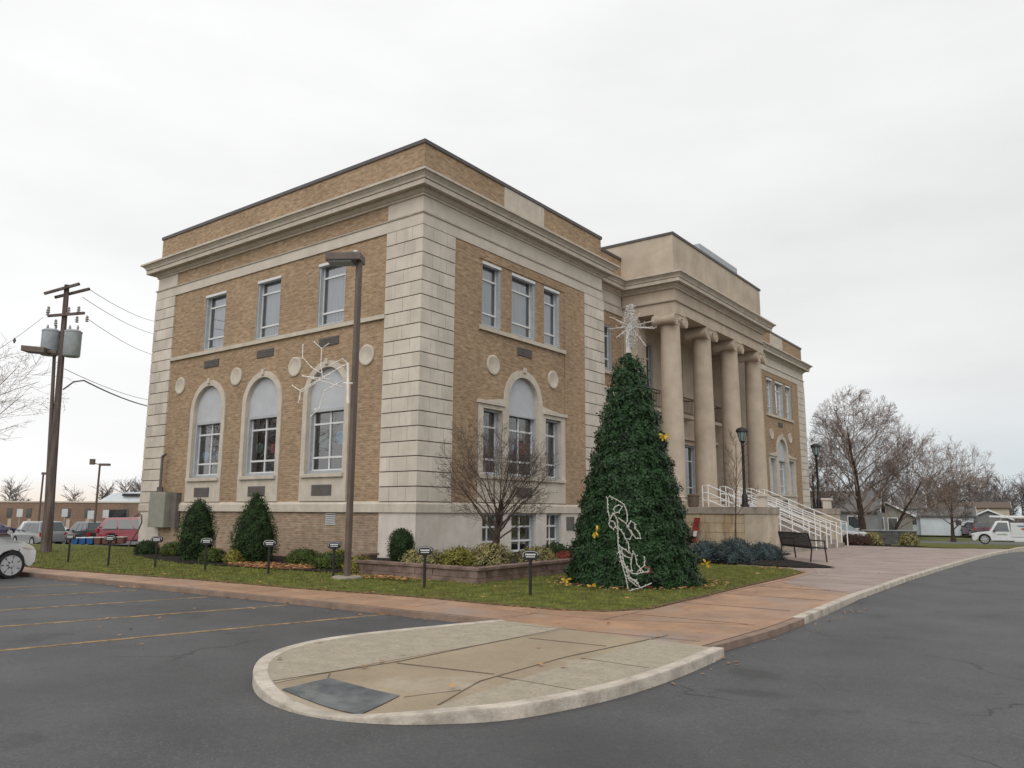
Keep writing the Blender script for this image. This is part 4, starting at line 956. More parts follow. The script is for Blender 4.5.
# ------------------------------------------------------------------ shrubs
def shrub(name, label, cat, c, prof, m, n=3500, leaf=.07, group=None, asp=.5, seed=1, lump=.06, core=.82, sx=1, sy=1, droop=0):
    """prof: (radius, z) from bottom to top"""
    rnd = random.Random(seed); c = Vector(c); t = thing(name, label, cat, c, 0, group)
    H = prof[-1][1]; z0 = prof[0][1]
    def rad(z):
        for (r0, a), (r1, b) in zip(prof[:-1], prof[1:]):
            if a <= z <= b: return r0+(r1-r0)*(z-a)/max(b-a,1e-6)
        return 0
    mb = MB()
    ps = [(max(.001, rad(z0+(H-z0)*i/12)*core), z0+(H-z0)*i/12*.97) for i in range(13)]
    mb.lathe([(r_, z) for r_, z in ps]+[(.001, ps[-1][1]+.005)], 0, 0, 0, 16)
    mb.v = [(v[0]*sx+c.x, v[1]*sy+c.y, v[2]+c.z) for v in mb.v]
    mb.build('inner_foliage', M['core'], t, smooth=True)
    mb = MB(); k = 0; mr = max(p[0] for p in prof); ph = rnd.uniform(0,6)
    while k < n:
        z = rnd.uniform(z0, H); r0 = rad(z)
        if rnd.random() > (r0+.12)/(mr+.12): continue
        k += 1; a = rnd.uniform(0, 2*math.pi); lm = math.sin(a*5+z*7+ph)*lump*.6+math.sin(a*9-z*13+ph)*lump*.5+rnd.gauss(0,lump*.5)
        r_ = max(.01, r0*rnd.uniform(.86,1.0)+lm); P = c+Vector((r_*math.cos(a)*sx, r_*math.sin(a)*sy, z+rnd.gauss(0,lump*.3)))
        if P.z < c.z+.01: P.z = c.z+.01
        leafquad(mb, P, Vector((math.cos(a), math.sin(a), .4)), leaf*rnd.uniform(.6,1.3), rnd, asp, droop)
    mb.build('foliage', m, t, recalc=False); return t
def dome(r_, h): return [(r_*.8, 0)]+[(r_*math.cos(a)**.8, h*(.25+.75*math.sin(a))) for a in [R(d) for d in (0,15,30,45,60,75,86)]]
shrub('evergreen_shrub', 'rounded dark evergreen shrub left of the pointed one by the brick wall', 'shrub', (-6.35,-2.75,0), [(.42,0),(.54,.35),(.56,.8),(.47,1.25),(.32,1.55),(.12,1.74),(.03,1.78)], M['shrub_a'], 6000, .06, 'large clipped evergreens', seed=3)
shrub('evergreen_shrub', 'large pointed dark evergreen shrub below the middle arched window', 'shrub', (-4.35,-2.15,0), [(.50,0),(.66,.3),(.68,.7),(.52,1.2),(.31,1.62),(.11,1.88),(.02,1.95)], M['shrub_a'], 7500, .06, 'large clipped evergreens', seed=4)
shrub('dome_shrub', 'small clipped oval evergreen at the building corner inside the planter', 'shrub', (1.2,-1.75,.17), [(.24,0),(.33,.2),(.35,.45),(.30,.68),(.17,.82),(.04,.86)], M['shrub_a'], 4000, .045, seed=5, lump=.03)
low = [(-10.3,-2.1,.42,.45,'shrub_a','low dark hedge shrub at the left corner of the building'),(-8.9,-2.0,.42,.42,'shrub_b','low green shrub left of the rounded evergreen'),
       (-6.9,-2.2,.4,.35,'shrub_a','tiny dark shrub tucked against the left evergreen'),
       (-4.9,-3.1,.42,.38,'shrub_b','low green shrub between the two big evergreens'),(-4.1,-3.0,.25,.36,'shrub_y','yellow green low shrub touching the pointed evergreen'),
       (-2.3,-2.0,.5,.42,'shrub_b','green low shrub right of the pointed evergreen'),(-1.35,-1.6,.5,.42,'shrub_y','yellow low shrub in the leafy mulch'),
       (-.55,-2.5,.55,.40,'shrub_b','bright green cushion shrub left of the lamp post'),(1.0,-3.0,.38,.38,'shrub_y','yellow green cushion shrub behind the lamp post foot')]
for i, (x, y, r_, h, m, lab) in enumerate(low):
    shrub('low_shrub', lab, 'shrub', (x,y,0), dome(r_, h), M[m], 1800, .05, 'low shrubs along the left facade', seed=20+i, lump=.03)
# planter
pt = thing('stone_planter', 'low planter wall of reddish brown stone blocks around the bare tree', 'planter', (2.5,-1,0))
mb = MB(); 
pl = planter_poly[:6]
rnd = random.Random(9)
for course in range(2):
    z0 = -.06+course*.155; z1 = z0+.148
    for a, b in zip(pl[:-1], pl[1:]):
        a, b = Vector(a), Vector(b); L_ = (b-a).length; d = (b-a)/L_; nn = Vector((-d.y, d.x)); s_ = 0
        while s_ < L_-.01:
            e_ = min(L_, s_+rnd.uniform(.35,.55)); jo = rnd.uniform(-.012,.012) - course*.015
            q0, q1 = a+d*s_+nn*(-.0-jo), a+d*(e_-.008)+nn*(-.0-jo); q2, q3_ = a+d*(e_-.008)+nn*.25, a+d*s_+nn*.25
            mb.add([(v.x,v.y,z0) for v in (q0,q1,q2,q3_)]+[(v.x,v.y,z1) for v in (q0,q1,q2,q3_)], [(0,3,2,1),(4,5,6,7),(0,1,5,4),(1,2,6,5),(2,3,7,6),(3,0,4,7)]); s_ = e_
mb.build('block_wall', M['block'], pt)
ring_ = offset_ring([p for p in planter_poly], 0)
mb = MB()
for a, b in zip(pl[:-1], pl[1:]):
    a, b = Vector(a), Vector(b); d = (b-a).normalized(); nn = Vector((-d.y, d.x)); a2, b2 = a-d*.02, b+d*.02
    q0, q1, q2, q3_ = a2-nn*.03, b2-nn*.03, b2+nn*.3, a2+nn*.3
    z0, z1 = .252, .305
    mb.add([(v.x,v.y,z0) for v in (q0,q1,q2,q3_)]+[(v.x,v.y,z1+rnd.uniform(0,.004)) for v in (q0,q1,q2,q3_)], [(0,3,2,1),(4,5,6,7),(0,1,5,4),(1,2,6,5),(2,3,7,6),(3,0,4,7)])
mb.build('cap_stones', M['block'], pt)
MB().sheet([(-.9,-.5),(-.9,-1.3),(.98,-2.95),(4.85,-3.1),(4.55,2.0),(4.5,8.6),(0.04,8.6),(0.04,-.04)], .17).build('soil', M['mulch'], pt)
vs = [(2.2,-2.0,.55,.5,'shrub_v','straw coloured leafy shrub just right of the clipped oval evergreen'),(2.95,-1.55,.55,.52,'shrub_y','yellow green leafy shrub in the planter left of the bare tree'),
      (3.55,-1.1,.6,.66,'shrub_v','tall pale variegated shrub left of the bare tree trunk'),(3.9,.35,.55,.5,'shrub_v','pale variegated shrub right of the bare tree trunk'),
      (3.6,1.7,.5,.55,'shrub_a','dark green leafy shrub below the basement window in the planter'),(4.2,1.25,.35,.32,'shrub_r','small reddish shrub at the planter edge'),(3.95,3.2,.5,.35,'shrub_y','low yellowed shrub at the right end of the planter')]
for i, (x, y, r_, h, m, lab) in enumerate(vs):
    shrub('leafy_shrub', lab, 'shrub', (x,y,.17), dome(r_*.9, h*.78), M[m], 2600, .06, 'leafy shrubs in the stone planter', seed=40+i, lump=.09, core=.6)
for i, (px, py, r_, h, lab) in enumerate(((709,561,.50,.50,'blue spruce shrub nearest the cone tree'),(740,563,.48,.62,'middle blue spruce shrub below the thin sapling'),(768,560,.50,.42,'blue spruce shrub nearest the bench'))):
    P = gp(px, py, 0); shrub('spruce_shrub', lab, 'shrub', (P.x-.2, P.y+.3, 0), dome(r_, h), M['spruce'], 5200, .11, 'blue spruce shrubs before the cheek wall', seed=60+i, lump=.16, core=.55, asp=.22, droop=-.3)
# ------------------------------------------------------------------ bare trees
def bare_tree(name, label, base, H, spread, trunk_r, seed, m_bark, m_twig, levels=4, fork=.22, nmain=6, leaves=0, lean=(0,0), twigs=1.0, upr=.9, group=None, leafmat='rust_leaf', leader=True, leaf_s=1.0, thin=.6, minr=.006, kids=(7,6,5), env=None):
    rnd = random.Random(seed); base = Vector(base); t = thing(name, label, 'tree', base, 0, group)
    tr = MB(); cr_ = MB(); tips = []
    def grow(p, d, L_, r_, lvl):
        n = 5 if lvl < 2 else 3; pts = [p]; rs = [r_]; dd = d.copy(); q = p.copy()
        for i in range(n):
            jt = .045 if lvl == 0 else .13; dd = (dd + Vector((rnd.gauss(0,jt), rnd.gauss(0,jt), rnd.gauss(0,.08)+.055*upr))).normalized(); q = q + dd*L_/n; pts.append(q.copy()); rs.append(max(minr*.6, r_*(1-.78*(i+1)/n)))
        (tr if lvl == 0 else cr_).tube(pts, rs, 7 if lvl == 0 else 5 if lvl == 1 else 3, cap=False)
        if lvl >= levels: tips.append(pts[-1]); return
        nk = kids[min(lvl-1, len(kids)-1)] if lvl > 0 else nmain
        nk = max(2, int(nk*(twigs if lvl >= levels-1 else 1)))
        for k in range(nk):
            s_ = (fork if lvl == 0 else .22) + (1-(fork if lvl == 0 else .22))*((k+rnd.random())/nk)*.97
            i = min(n-1, int(s_*n)); pp = pts[i].lerp(pts[i+1], s_*n-i); ax_ = (pts[i+1]-pts[i]).normalized()
            az_ = rnd.uniform(0, 2*math.pi) if lvl else k*2.4+rnd.uniform(-.4,.4); o_ = ax_.orthogonal().normalized(); o_ = (Matrix.Rotation(az_, 3, ax_) @ o_)
            ang = R(rnd.uniform(32,58)) if lvl == 0 else R(rnd.uniform(25,55)); nd = (ax_*math.cos(ang)+o_*math.sin(ang)).normalized()
            if lvl == 0: nL = spread*(1.15-.72*s_)*rnd.uniform(.85,1.15)
            else: nL = L_*rnd.uniform(.38,.62)*(1.1-.45*s_)
            if env:
                ec, ex, ez = Vector(env[0]), env[1], env[2]; o3 = Vector(((pp.x-ec.x)/ex, (pp.y-ec.y)/ex, (pp.z-ec.z)/ez)); d3 = Vector((nd.x/ex, nd.y/ex, nd.z/ez))
                A_, B_, C_ = d3.dot(d3), 2*o3.dot(d3), o3.dot(o3)-1; D_ = B_*B_-4*A_*C_
                if D_ <= 0 or (C_ > 0 and B_ > 0): 
                    if lvl >= 1: continue
                else:
                    tt_ = (-B_+math.sqrt(D_))/(2*A_)
                    if lvl == 0: nL = tt_*rnd.uniform(.78,.98)
                    else: nL = min(nL, tt_*rnd.uniform(.85,1.05))
                    if nL < .05: continue
            grow(pp, nd, nL, max(minr, r_*(1-.7*s_)*rnd.uniform(.75,1)*thin), lvl+1)
    grow(base-Vector((0,0,.1)), Vector((lean[0], lean[1], 1)).normalized(), H, trunk_r, 0)
    # root flare
    tr.tube([base-Vector((0,0,.1)), base+Vector((0,0,.25))], [trunk_r*1.5, trunk_r*1.0], 8)
    tr.build('trunk', m_bark, t, recalc=False); cr_.build('crown', m_twig, t, recalc=False)
    if leaves:
        lf = MB()
        for _ in range(leaves):
            p = rnd.choice(tips)+Vector((rnd.gauss(0,.15),)*3); leafquad(lf, p, Vector((rnd.gauss(0,1),rnd.gauss(0,1),1)), rnd.uniform(.07,.15)*leaf_s, rnd, .7)
        lf.build('clinging_leaves', M[leafmat], t, recalc=False)
    return t
bare_tree('bare_tree', 'small bare multi stemmed tree in the stone planter before the triple window', (3.3,-.6,.18), 1.7, 2.6, .14, 31, M['bark'], M['bark_grey'], levels=4, fork=.38, nmain=24, upr=1.2, minr=.0034, kids=(9,5,4), thin=.33, env=((3.25,-.55,2.45),1.72,1.75))
bare_tree('bare_tree', 'large round crowned bare tree just past the stairs', (1.75,44.4,-.65), 8.2, 6.4, .27, 12, M['bark'], M['twig'], levels=4, fork=.15, nmain=34, leaves=1300, leaf_s=.6, minr=.009, kids=(11,7,5), upr=.8, thin=.36, env=((1.7,44.4,5.7),3.7,5.2))
bare_tree('bare_tree', 'lower wide bare crown joined to the right of the large round one', (3.0,45.6,-.75), 5.2, 5.2, .15, 24, M['bark'], M['twig'], levels=4, fork=.22, nmain=20, leaves=1000, leaf_s=.6, minr=.009, kids=(10,7,5), upr=.7, thin=.38, lean=(.55,.1), env=((6.2,46.0,4.3),4.2,3.8))
bare_tree('bare_tree', 'smaller dark bare tree before the white garage', (3.9,70.0,-1.0), 4.2, 3.4, .20, 42, M['bark'], M['bark_grey'], levels=4, fork=.22, nmain=9, minr=.012, kids=(8,6,4), thin=.45)
bare_tree('bare_tree', 'dense reddish bare tree close behind the far end of the building', (-2.2,46.5,-.75), 5.5, 4.0, .16, 52, M['bark'], M['twig'], levels=4, fork=.12, nmain=12, minr=.014, kids=(10,7,5), thin=.45)
sp_ = gp(736, 556, 0)
bare_tree('bare_tree', 'thin leafless sapling in front of the third column', (sp_.x, sp_.y+.1, 0), 4.1, 1.1, .035, 9, M['bark_grey'], M['bark_grey'], levels=3, fork=.35, nmain=13, minr=.0045, kids=(6,4), upr=2.0)
bare_tree('bare_tree', 'bare dark tree at the right edge beyond the white truck', (18.5,78,-1.0), 8, 6, .3, 62, M['bark'], M['bark_grey'], levels=4, fork=.2, nmain=13, minr=.02, kids=(8,6,4))
bare_tree('bare_tree', 'pale bare tree reaching in from the left edge', (-18,-6.6,0), 5.5, 5.0, .2, 72, M['bark_grey'], M['twig'], levels=4, fork=.35, nmain=13, minr=.006, kids=(7,5,3), upr=.4, thin=.4, env=((-18,-6.6,5.9),4.7,2.6))
t_ = copy_tree([o for o in bpy.data.objects if o.get('label') == 'large round crowned bare tree just past the stairs'][0]); t_.location = (-36,-20,-.1); t_['label'] = 'large bare tree beyond the parking lot, left outside the frame'
t_ = copy_tree([o for o in bpy.data.objects if o.get('label') == 'lower wide bare crown joined to the right of the large round one'][0]); t_.location = (22,36,-.1); t_['label'] = 'bare tree across the street, right outside the frame'
# distant tree line
def treeline(name, label, pts, H, n, seed, m, jit=6):
    rnd = random.Random(seed); mb = MB()
    for _ in range(n):
        s_ = rnd.random()*(len(pts)-1); i = min(int(s_), len(pts)-2); a, b = Vector(pts[i]), Vector(pts[i+1]); p = a.lerp(b, s_-i)+Vector((rnd.gauss(0,jit), rnd.gauss(0,jit)))
        h = H*rnd.uniform(.55,1.1); z0 = terrain(p.x, p.y); r0 = h*.02; base = Vector((p.x,p.y,z0)); mb.tube([base, base+Vector((rnd.gauss(0,.3),rnd.gauss(0,.3),h*.85))], [r0, .03], 4, cap=False)
        for k in range(26):
            a_ = rnd.uniform(0,6.28); q = base+Vector((rnd.gauss(0,2.2),rnd.gauss(0,2.2),0)); mb.tube([q, q+Vector((rnd.gauss(0,.7),rnd.gauss(0,.7),rnd.uniform(.8,3.2)))], [.07,.03], 3, cap=False)
        for k in range(34):
            zz = h*rnd.uniform(.25,.85); a_ = rnd.uniform(0,6.28); l_ = h*rnd.uniform(.15,.38); q = base+Vector((0,0,zz)); d = Vector((math.cos(a_), math.sin(a_), rnd.uniform(.5,1.6))).normalized(); e_ = q+d*l_
            mb.tube([q, e_], [r0*.4,.03], 3, cap=False)
            for j in range(5):
                f_ = q.lerp(e_, rnd.uniform(.3,1)); d2 = (d+Vector((rnd.gauss(0,.6),rnd.gauss(0,.6),rnd.gauss(0,.4)))).normalized(); mb.tube([f_, f_+d2*l_*.5], [.035,.02], 3, cap=False)
    tag(mb.build(name, m, recalc=False), label, 'trees', kind='stuff')
M['far_twig'] = mat('hazy_twig', (.20, .175, .17), .95, .2, .3, spec=.05)
treeline('distant_woods', 'hazy bare woods on the right horizon beyond the garages', [(-30,190),(0,185),(25,175),(50,150)], 11, 90, 5, M['far_twig'])
treeline('distant_woods', 'pale bare tree tops over the low brick building on the left', [(-190,40),(-170,70),(-150,95)], 9, 34, 6, M['far_twig'])
# ------------------------------------------------------------------ utility pole
UP = Vector((-14.03,-3.69,0)); fu = px_plane(UP)
up = thing('utility_pole', 'tall wooden utility pole with crossarms at the left of the building', 'utility pole', UP)
topp = fu(67, 285)
MB().tube([UP-Vector((0,0,.3)), UP.lerp(topp,.5), topp], [.185,.115,.085], 12).build('pole', M['wood_pole'], up, smooth=True)
g3 = lambda a, b, dd=0: fu(a/6.98, 270+b/6.98) - fy_*dd
for (a, b, dd) in (((325,172),(570,104),.14), ((368,184),(612,124),-.14), ((352,328),(606,308),.16)):
    A_, B_ = g3(*a, dd), g3(*b, dd); mb = MB(); d = (B_-A_).normalized(); s2 = Vector((-d.y, d.x, 0)).normalized(); u2 = d.cross(s2)
    obox(mb, A_, d, s2, u2, 0, (B_-A_).length, -.04, .04, -.045, .045); mb.build('crossarm', M['wood_pole'], up)
for (a, b) in ((345,300),(490,285),(560,280),(618,345),(548,350),(400,372),(350,280)):
    P = g3(a, b, .1); mb = MB(); mb.lathe([(.02,-.12),(.07,-.1),(.03,-.05),(.07,-.02),(.03,.03),(.06,.06),(.02,.12)], P.x, P.y, P.z, 8); mb.build('insulator', M['porcelain'], up, smooth=True)
for (a0, a1, t0, t1) in ((288,408,425,590),(444,560,430,600)):
    P = g3((a0+a1)/2, t1, .05); r_ = (a1-a0)/2/6.98*(UP-CP).dot(CF)/779.97; h = (t1-t0)/6.98*(UP-CP).dot(CF)/779.97
    mb = MB(); mb.lathe([(r_*.9,-.04),(r_,0),(r_,h),(r_*1.04,h),(r_*1.04,h+.04),(r_*.8,h+.09),(.001,h+.1)], P.x, P.y, P.z, 18)
    tr_ = mb.build('transformer', M['galv'], up, smooth=True)
    for s_ in (-.5,.5): MB().lathe([(.03,0),(.05,.03),(.03,.08),(.05,.12),(.02,.22)], P.x+CR.x*r_*s_, P.y+CR.y*r_*s_, P.z+h+.06, 8).build('bushing', M['porcelain'], tr_)
mb = MB(); mb.tube([fu(54,356), UP.lerp(topp,.28)+Vector((-.25,-.15,0))], .075, 8)
lp2 = thing('area_light', 'flat dark floodlight on a thin steel pole against the wooden utility pole', 'lamp post', tuple(fu(44.5, 551)))
b2 = fu(44.5, 551); t2 = fu(54.5, 352)
MB().tube([b2, t2], [.09,.06], 8).build('pole', M['bronze'], lp2, smooth=True)
mb = MB(); fq = px_plane(UP-fy_*.5); A_, B_ = fq(25,350), fq(57,353); d = (B_-A_).normalized(); s2 = Vector((-d.y, d.x, 0)).normalized(); u2 = Vector((0,0,1))
obox(mb, A_, d, s2, u2, 0, (B_-A_).length*.72, -.25, .25, -.07, .13); obox(mb, A_, d, s2, u2, (B_-A_).length*.72, (B_-A_).length, -.06, .06, -.03, .07); mb.build('lamp_head', M['bronze'], lp2, bevel=.02)
def cable(a, b, sag, r_=.014):
    return [a.lerp(b, i/14)-Vector((0,0,sag*4*(i/14)*(1-i/14))) for i in range(15)]
def far_pt(px, py, yy=14.0):
    d = CF + CR*((px+8-512)/779.97) - CU*((py+4-384)/779.97); return CP + d*((yy-CP.y)/d.y)
for i, (a, b, zz) in enumerate((((612,128),(900,250),0),((575,190),(900,310),0),((618,345),(900,420),0),((450,690),(900,850),0))):
    A_ = g3(*a); d = fu(*[(b[0])/6.98, 270+b[1]/6.98])-A_; e_ = far_pt(152, (318,331,352,397)[i]); 
    mb = MB(); mb.tube(cable(A_, e_, .25), .012, 4); tag(mb.build('overhead_cable', M['wire'], recalc=False), ('top','second','third','lower')[i]+' overhead wire running from the wooden pole to behind the building', 'wire', 'overhead wires')
A_ = g3(440,835); e_ = far_pt(150, 404, 8.0); k_ = fu(84,380.5); mb = MB(); mb.tube([A_, A_.lerp(k_,.5)+Vector((0,0,.12)), k_]+[k_.lerp(e_, q_/8)-Vector((0,0,.6*(q_/8)*(1-q_/8))) for q_ in range(1,9)], .028, 5)
tag(mb.build('service_cable', M['wire'], recalc=False), 'thick black service cable drooping from the wooden pole to the building', 'wire')
A_ = g3(300,330); e_ = fu(-30,366); mb = MB(); mb.tube(cable(A_, e_, .1), .008, 4); P = fu(14.5,340.5); mb.lathe([(.02,-.1),(.05,0),(.02,.1)], P.x, P.y, P.z, 6)
tag(mb.build('overhead_cable', M['wire'], recalc=False), 'thin wire running left from the wooden pole out of view', 'wire', 'overhead wires')
# parking lot lamps behind
def lotlamp(x, y, H, label, head):
    z = terrain(x, y); t = thing('lot_lamp', label, 'lamp post', (x,y,z), 0, 'lamp posts in the rear parking lot')
    MB().tube([(0,0,0),(0,0,H)], [.09,.07], 8).build('pole', M['bronze'], t, local=True)
    mb = MB(); r2 = Vector((CR.x, CR.y, 0)).normalized()
    if head == 'right': obox(mb, Vector((0,0,H)), r2, Vector((-r2.y,r2.x,0)), Vector((0,0,1)), -.05, .9, -.18, .18, -.08, .1)
    else:
        obox(mb, Vector((0,0,H)), r2, Vector((-r2.y,r2.x,0)), Vector((0,0,1)), 0, .7, -.15, .15, -.08, .08)
        q_ = (r2*.7+Vector((0,0,.72))).normalized(); obox(mb, Vector((0,0,H+.1))-r2*.55, r2, Vector((-r2.y,r2.x,0)), Vector((0,0,1)), -.15, .15, -.12, .12, -.1, .3); mb.tube([(0,0,H),tuple(Vector((0,0,H+.12))-r2*.5)], .03, 4)
    mb.build('lamp_head', M['bronze'], t, local=True)
lotlamp(-50.4, 11.0, 5.5, 'thin lamp post with one flat head left of the wooden utility pole', 'right')
lotlamp(-41.7, 11.1, 5.7, 'lamp post with two heads between wooden pole and building', 'two')
lotlamp(-62, 10.5, 4.6, 'faint lamp post at the far left edge', 'right')
# ------------------------------------------------------------------ vehicles
def car(name, label, loc, rz, L=4.7, W=1.85, H=1.7, kind='suv', paintm=None, glassm='car_glass', group=None, wr=.34):
    t = thing(name, label, 'car' if kind != 'truck' else 'truck', loc, rz, group); h2 = W/2
    fo, ro = L*.5-(.58 if kind == 'van' else .92), -L*.5+1.0         # wheel centres
    hood = H*.60 if kind != 'sedan' else H*.62
    def arch(cx, r_): return [(cx+r_*math.cos(a), wr+r_*math.sin(a)) for a in [R(d) for d in (0,30,60,90,120,150,180)]]
    belt = H*.60
    if kind == 'van':   top = [(L*.5,.35),(L*.5,.60),(L*.5-.08,.71),(L*.5-.28,.80),(L*.5-.75,.90),(L*.5-1.25,.98),(-L*.5+.05,1.12),(-L*.5,.9),(-L*.5,.35)]
    elif kind == 'sedan': top = [(L*.5,.35),(L*.5-.02,.6),(L*.5-.2,.72),(L*.5-1.2,.9),(-L*.5+.9,.95),(-L*.5+.1,.9),(-L*.5,.7),(-L*.5,.35)]
    else: top = [(L*.5,.38),(L*.5,.72),(L*.5-.12,.88),(L*.5-.5,.97),(L*.5-1.25,1.04),(-L*.5+.05,1.06),(-L*.5,.85),(-L*.5,.4)]
    poly = top + [(ro-wr*1.25,.28)] + arch(ro, wr*1.17)[::-1] + [(ro+wr*1.25,.22),(fo-wr*1.25,.22)] + arch(fo, wr*1.17)[::-1] + [(L*.5-.12,.24)]
    n = len(poly); mb = MB()
    mb.add([(p[0], -h2, p[1]) for p in poly]+[(p[0], h2, p[1]) for p in poly], [tuple(range(n)), tuple(range(n,2*n))[::-1]]+[(i,(i+1)%n,n+(i+1)%n,n+i) for i in range(n)])
    # taper nose in plan and tuck in the top
    nt_ = .20 if kind == 'van' else .13
    tpr = lambda x, y, z: (x, y*(1-nt_*sm((abs(x)-L*.5+.75)/.75))*(1-.05*sm((z-.6)/.5)), z)
    mb.v = [tpr(*v) for v in mb.v]
    mb.build('body', paintm, t, smooth=True, bevel=.05, local=True)
    bz = [p[1] for p in top][len(top)//2]
    if kind == 'van': gh = [(L*.5-1.12,.95),(L*.5-2.0,H-.07),(L*.5-2.5,H),(-L*.5+.5,H-.02),(-L*.5+.12,1.1)]
    elif kind == 'sedan': gh = [(L*.5-1.25,.88),(L*.5-2.0,H-.06),(L*.5-2.4,H),(-L*.5+1.6,H-.03),(-L*.5+.75,.92)]
    elif kind == 'truck': gh = [(L*.5-1.3,1.02),(L*.5-1.85,H-.05),(L*.5-2.1,H),(L*.5-2.75,H-.02),(L*.5-2.85,1.03)]
    else: gh = [(L*.5-1.25,1.02),(L*.5-1.95,H-.07),(L*.5-2.3,H),(-L*.5+.45,H-.03),(-L*.5+.1,1.04)]
    def wy(z): return h2*.95*(1-.20*(z-gh[0][1])/(H-gh[0][1]))
    n = len(gh); mb = MB(); mb.add([(p[0], -wy(p[1]), p[1]) for p in gh]+[(p[0], wy(p[1]), p[1]) for p in gh], [tuple(range(n)), tuple(range(n,2*n))[::-1]]+[(i,(i+1)%n,n+(i+1)%n,n+i) for i in range(n)])
    mb.build('cabin', paintm, t, smooth=True, bevel=.04, local=True)
    # side glass
    z0, z1 = gh[0][1]+.05, H-.13
    fx0 = gh[0][0]-.22; fx1 = gh[1][0]-.12; rx1 = gh[3][0]+.12 if kind != 'truck' else gh[3][0]+.1; rx0 = gh[4][0]+.22 if kind != 'truck' else gh[4][0]+.12
    mid = [0] if kind == 'truck' else ([.38,.70] if kind != 'sedan' else [.5])
    for s_ in (-1, 1):
        cuts = [0]+([] if kind == 'truck' else mid)+[1]
        for a, b in zip(cuts[:-1], cuts[1:]):
            g_ = .02; lo = lambda u: fx0+(rx0-fx0)*u; hi = lambda u: fx1+(rx1-fx1)*u
            Q = [(lo(a)-g_*(a>0)*2, z0),(lo(b)+g_*(b<1)*2, z0),(hi(b)+g_*(b<1)*2, z1),(hi(a)-g_*(a>0)*2, z1)]
            mb = MB(); mb.add([(x_, s_*(wy(z_)+.012), z_) for x_, z_ in Q]+[(x_, s_*(wy(z_)-.03), z_) for x_, z_ in Q], [(0,1,2,3),(7,6,5,4),(0,1,5,4),(1,2,6,5),(2,3,7,6),(3,0,4,7)]); mb.build('side_window', M[glassm], t, local=True)
    for nm, (p, q_) in (('windscreen', (gh[0], gh[1])), ('rear_window', (gh[4], gh[3]))):
        a = (p[0]+(q_[0]-p[0])*.1, p[1]+(q_[1]-p[1])*.1); b = (p[0]+(q_[0]-p[0])*.92, p[1]+(q_[1]-p[1])*.92); s2 = 1 if nm == 'windscreen' else -1; o_ = .02*s2
        mb = MB(); mb.add([(a[0]+o_,-wy(a[1])*.9,a[1]+.012),(a[0]+o_,wy(a[1])*.9,a[1]+.012),(b[0]+o_,wy(b[1])*.88,b[1]+.012),(b[0]+o_,-wy(b[1])*.88,b[1]+.012),
            (a[0]-o_,-wy(a[1])*.9,a[1]-.02),(a[0]-o_,wy(a[1])*.9,a[1]-.02),(b[0]-o_,wy(b[1])*.88,b[1]-.02),(b[0]-o_,-wy(b[1])*.88,b[1]-.02)], [(0,1,2,3),(7,6,5,4),(0,1,5,4),(1,2,6,5),(2,3,7,6),(3,0,4,7)]); mb.build(nm, M['windshield' if nm == 'windscreen' else glassm], t, local=True)
    nose = h2*.87
    for s_ in (-1, 1):
        mb = MB(); mb.box(L*.5-.30, L*.5-.015, s_*nose-.14+(.0 if s_ > 0 else 0), s_*nose+.14, .62, .80) if kind in ('van','sedan') else mb.box(L*.5-.2, L*.5+.012, s_*nose-.15, s_*nose+.08, .68, .86)
        
        if kind == 'van':
            ys = sorted((s_*h2*1.008, s_*h2*.74)); mb = MB(); mb.add([tpr(x, y, z) for x, z in ((L*.5-.36,.68),(L*.5-.03,.62),(L*.5-.095,.70),(L*.5-.27,.785)) for y in ys], [(0,1,3,2),(2,3,5,4),(4,5,7,6),(6,7,1,0),(0,2,4,6),(1,7,5,3)])
        else: mb.v = [(x, max(-h2*.93, min(h2*.93, y)), z) for x, y, z in mb.v]
        mb.build('headlight', M['headlight'], t, bevel=.02, local=True)
        mb = MB(); mb.box(-L*.5-.012, -L*.5+.12, s_*nose*.98-.1, s_*nose*.98+.08, .75, 1.0); mb.build('tail_light', M['redlens'], t, local=True)
        mb = MB(); mb.box(gh[0][0]-.45, gh[0][0]-.28, s_*(h2+.02)-.0, s_*(h2+.20), gh[0][1]+.02, gh[0][1]+.17); mb.build('mirror', paintm if kind != 'truck' else M['trim'], t, bevel=.03, local=True)
    mb = MB(); mb.box(L*.5-.05, L*.5+.016, -h2*.55, h2*.55, .52, .72); mb.build('grille', M['trim'], t, local=True)
    mb = MB(); mb.box(L*.5-.04, L*.5+.02, -h2*.75, h2*.75, .30, .40); mb.build('air_intake', M['trim'], t, local=True)
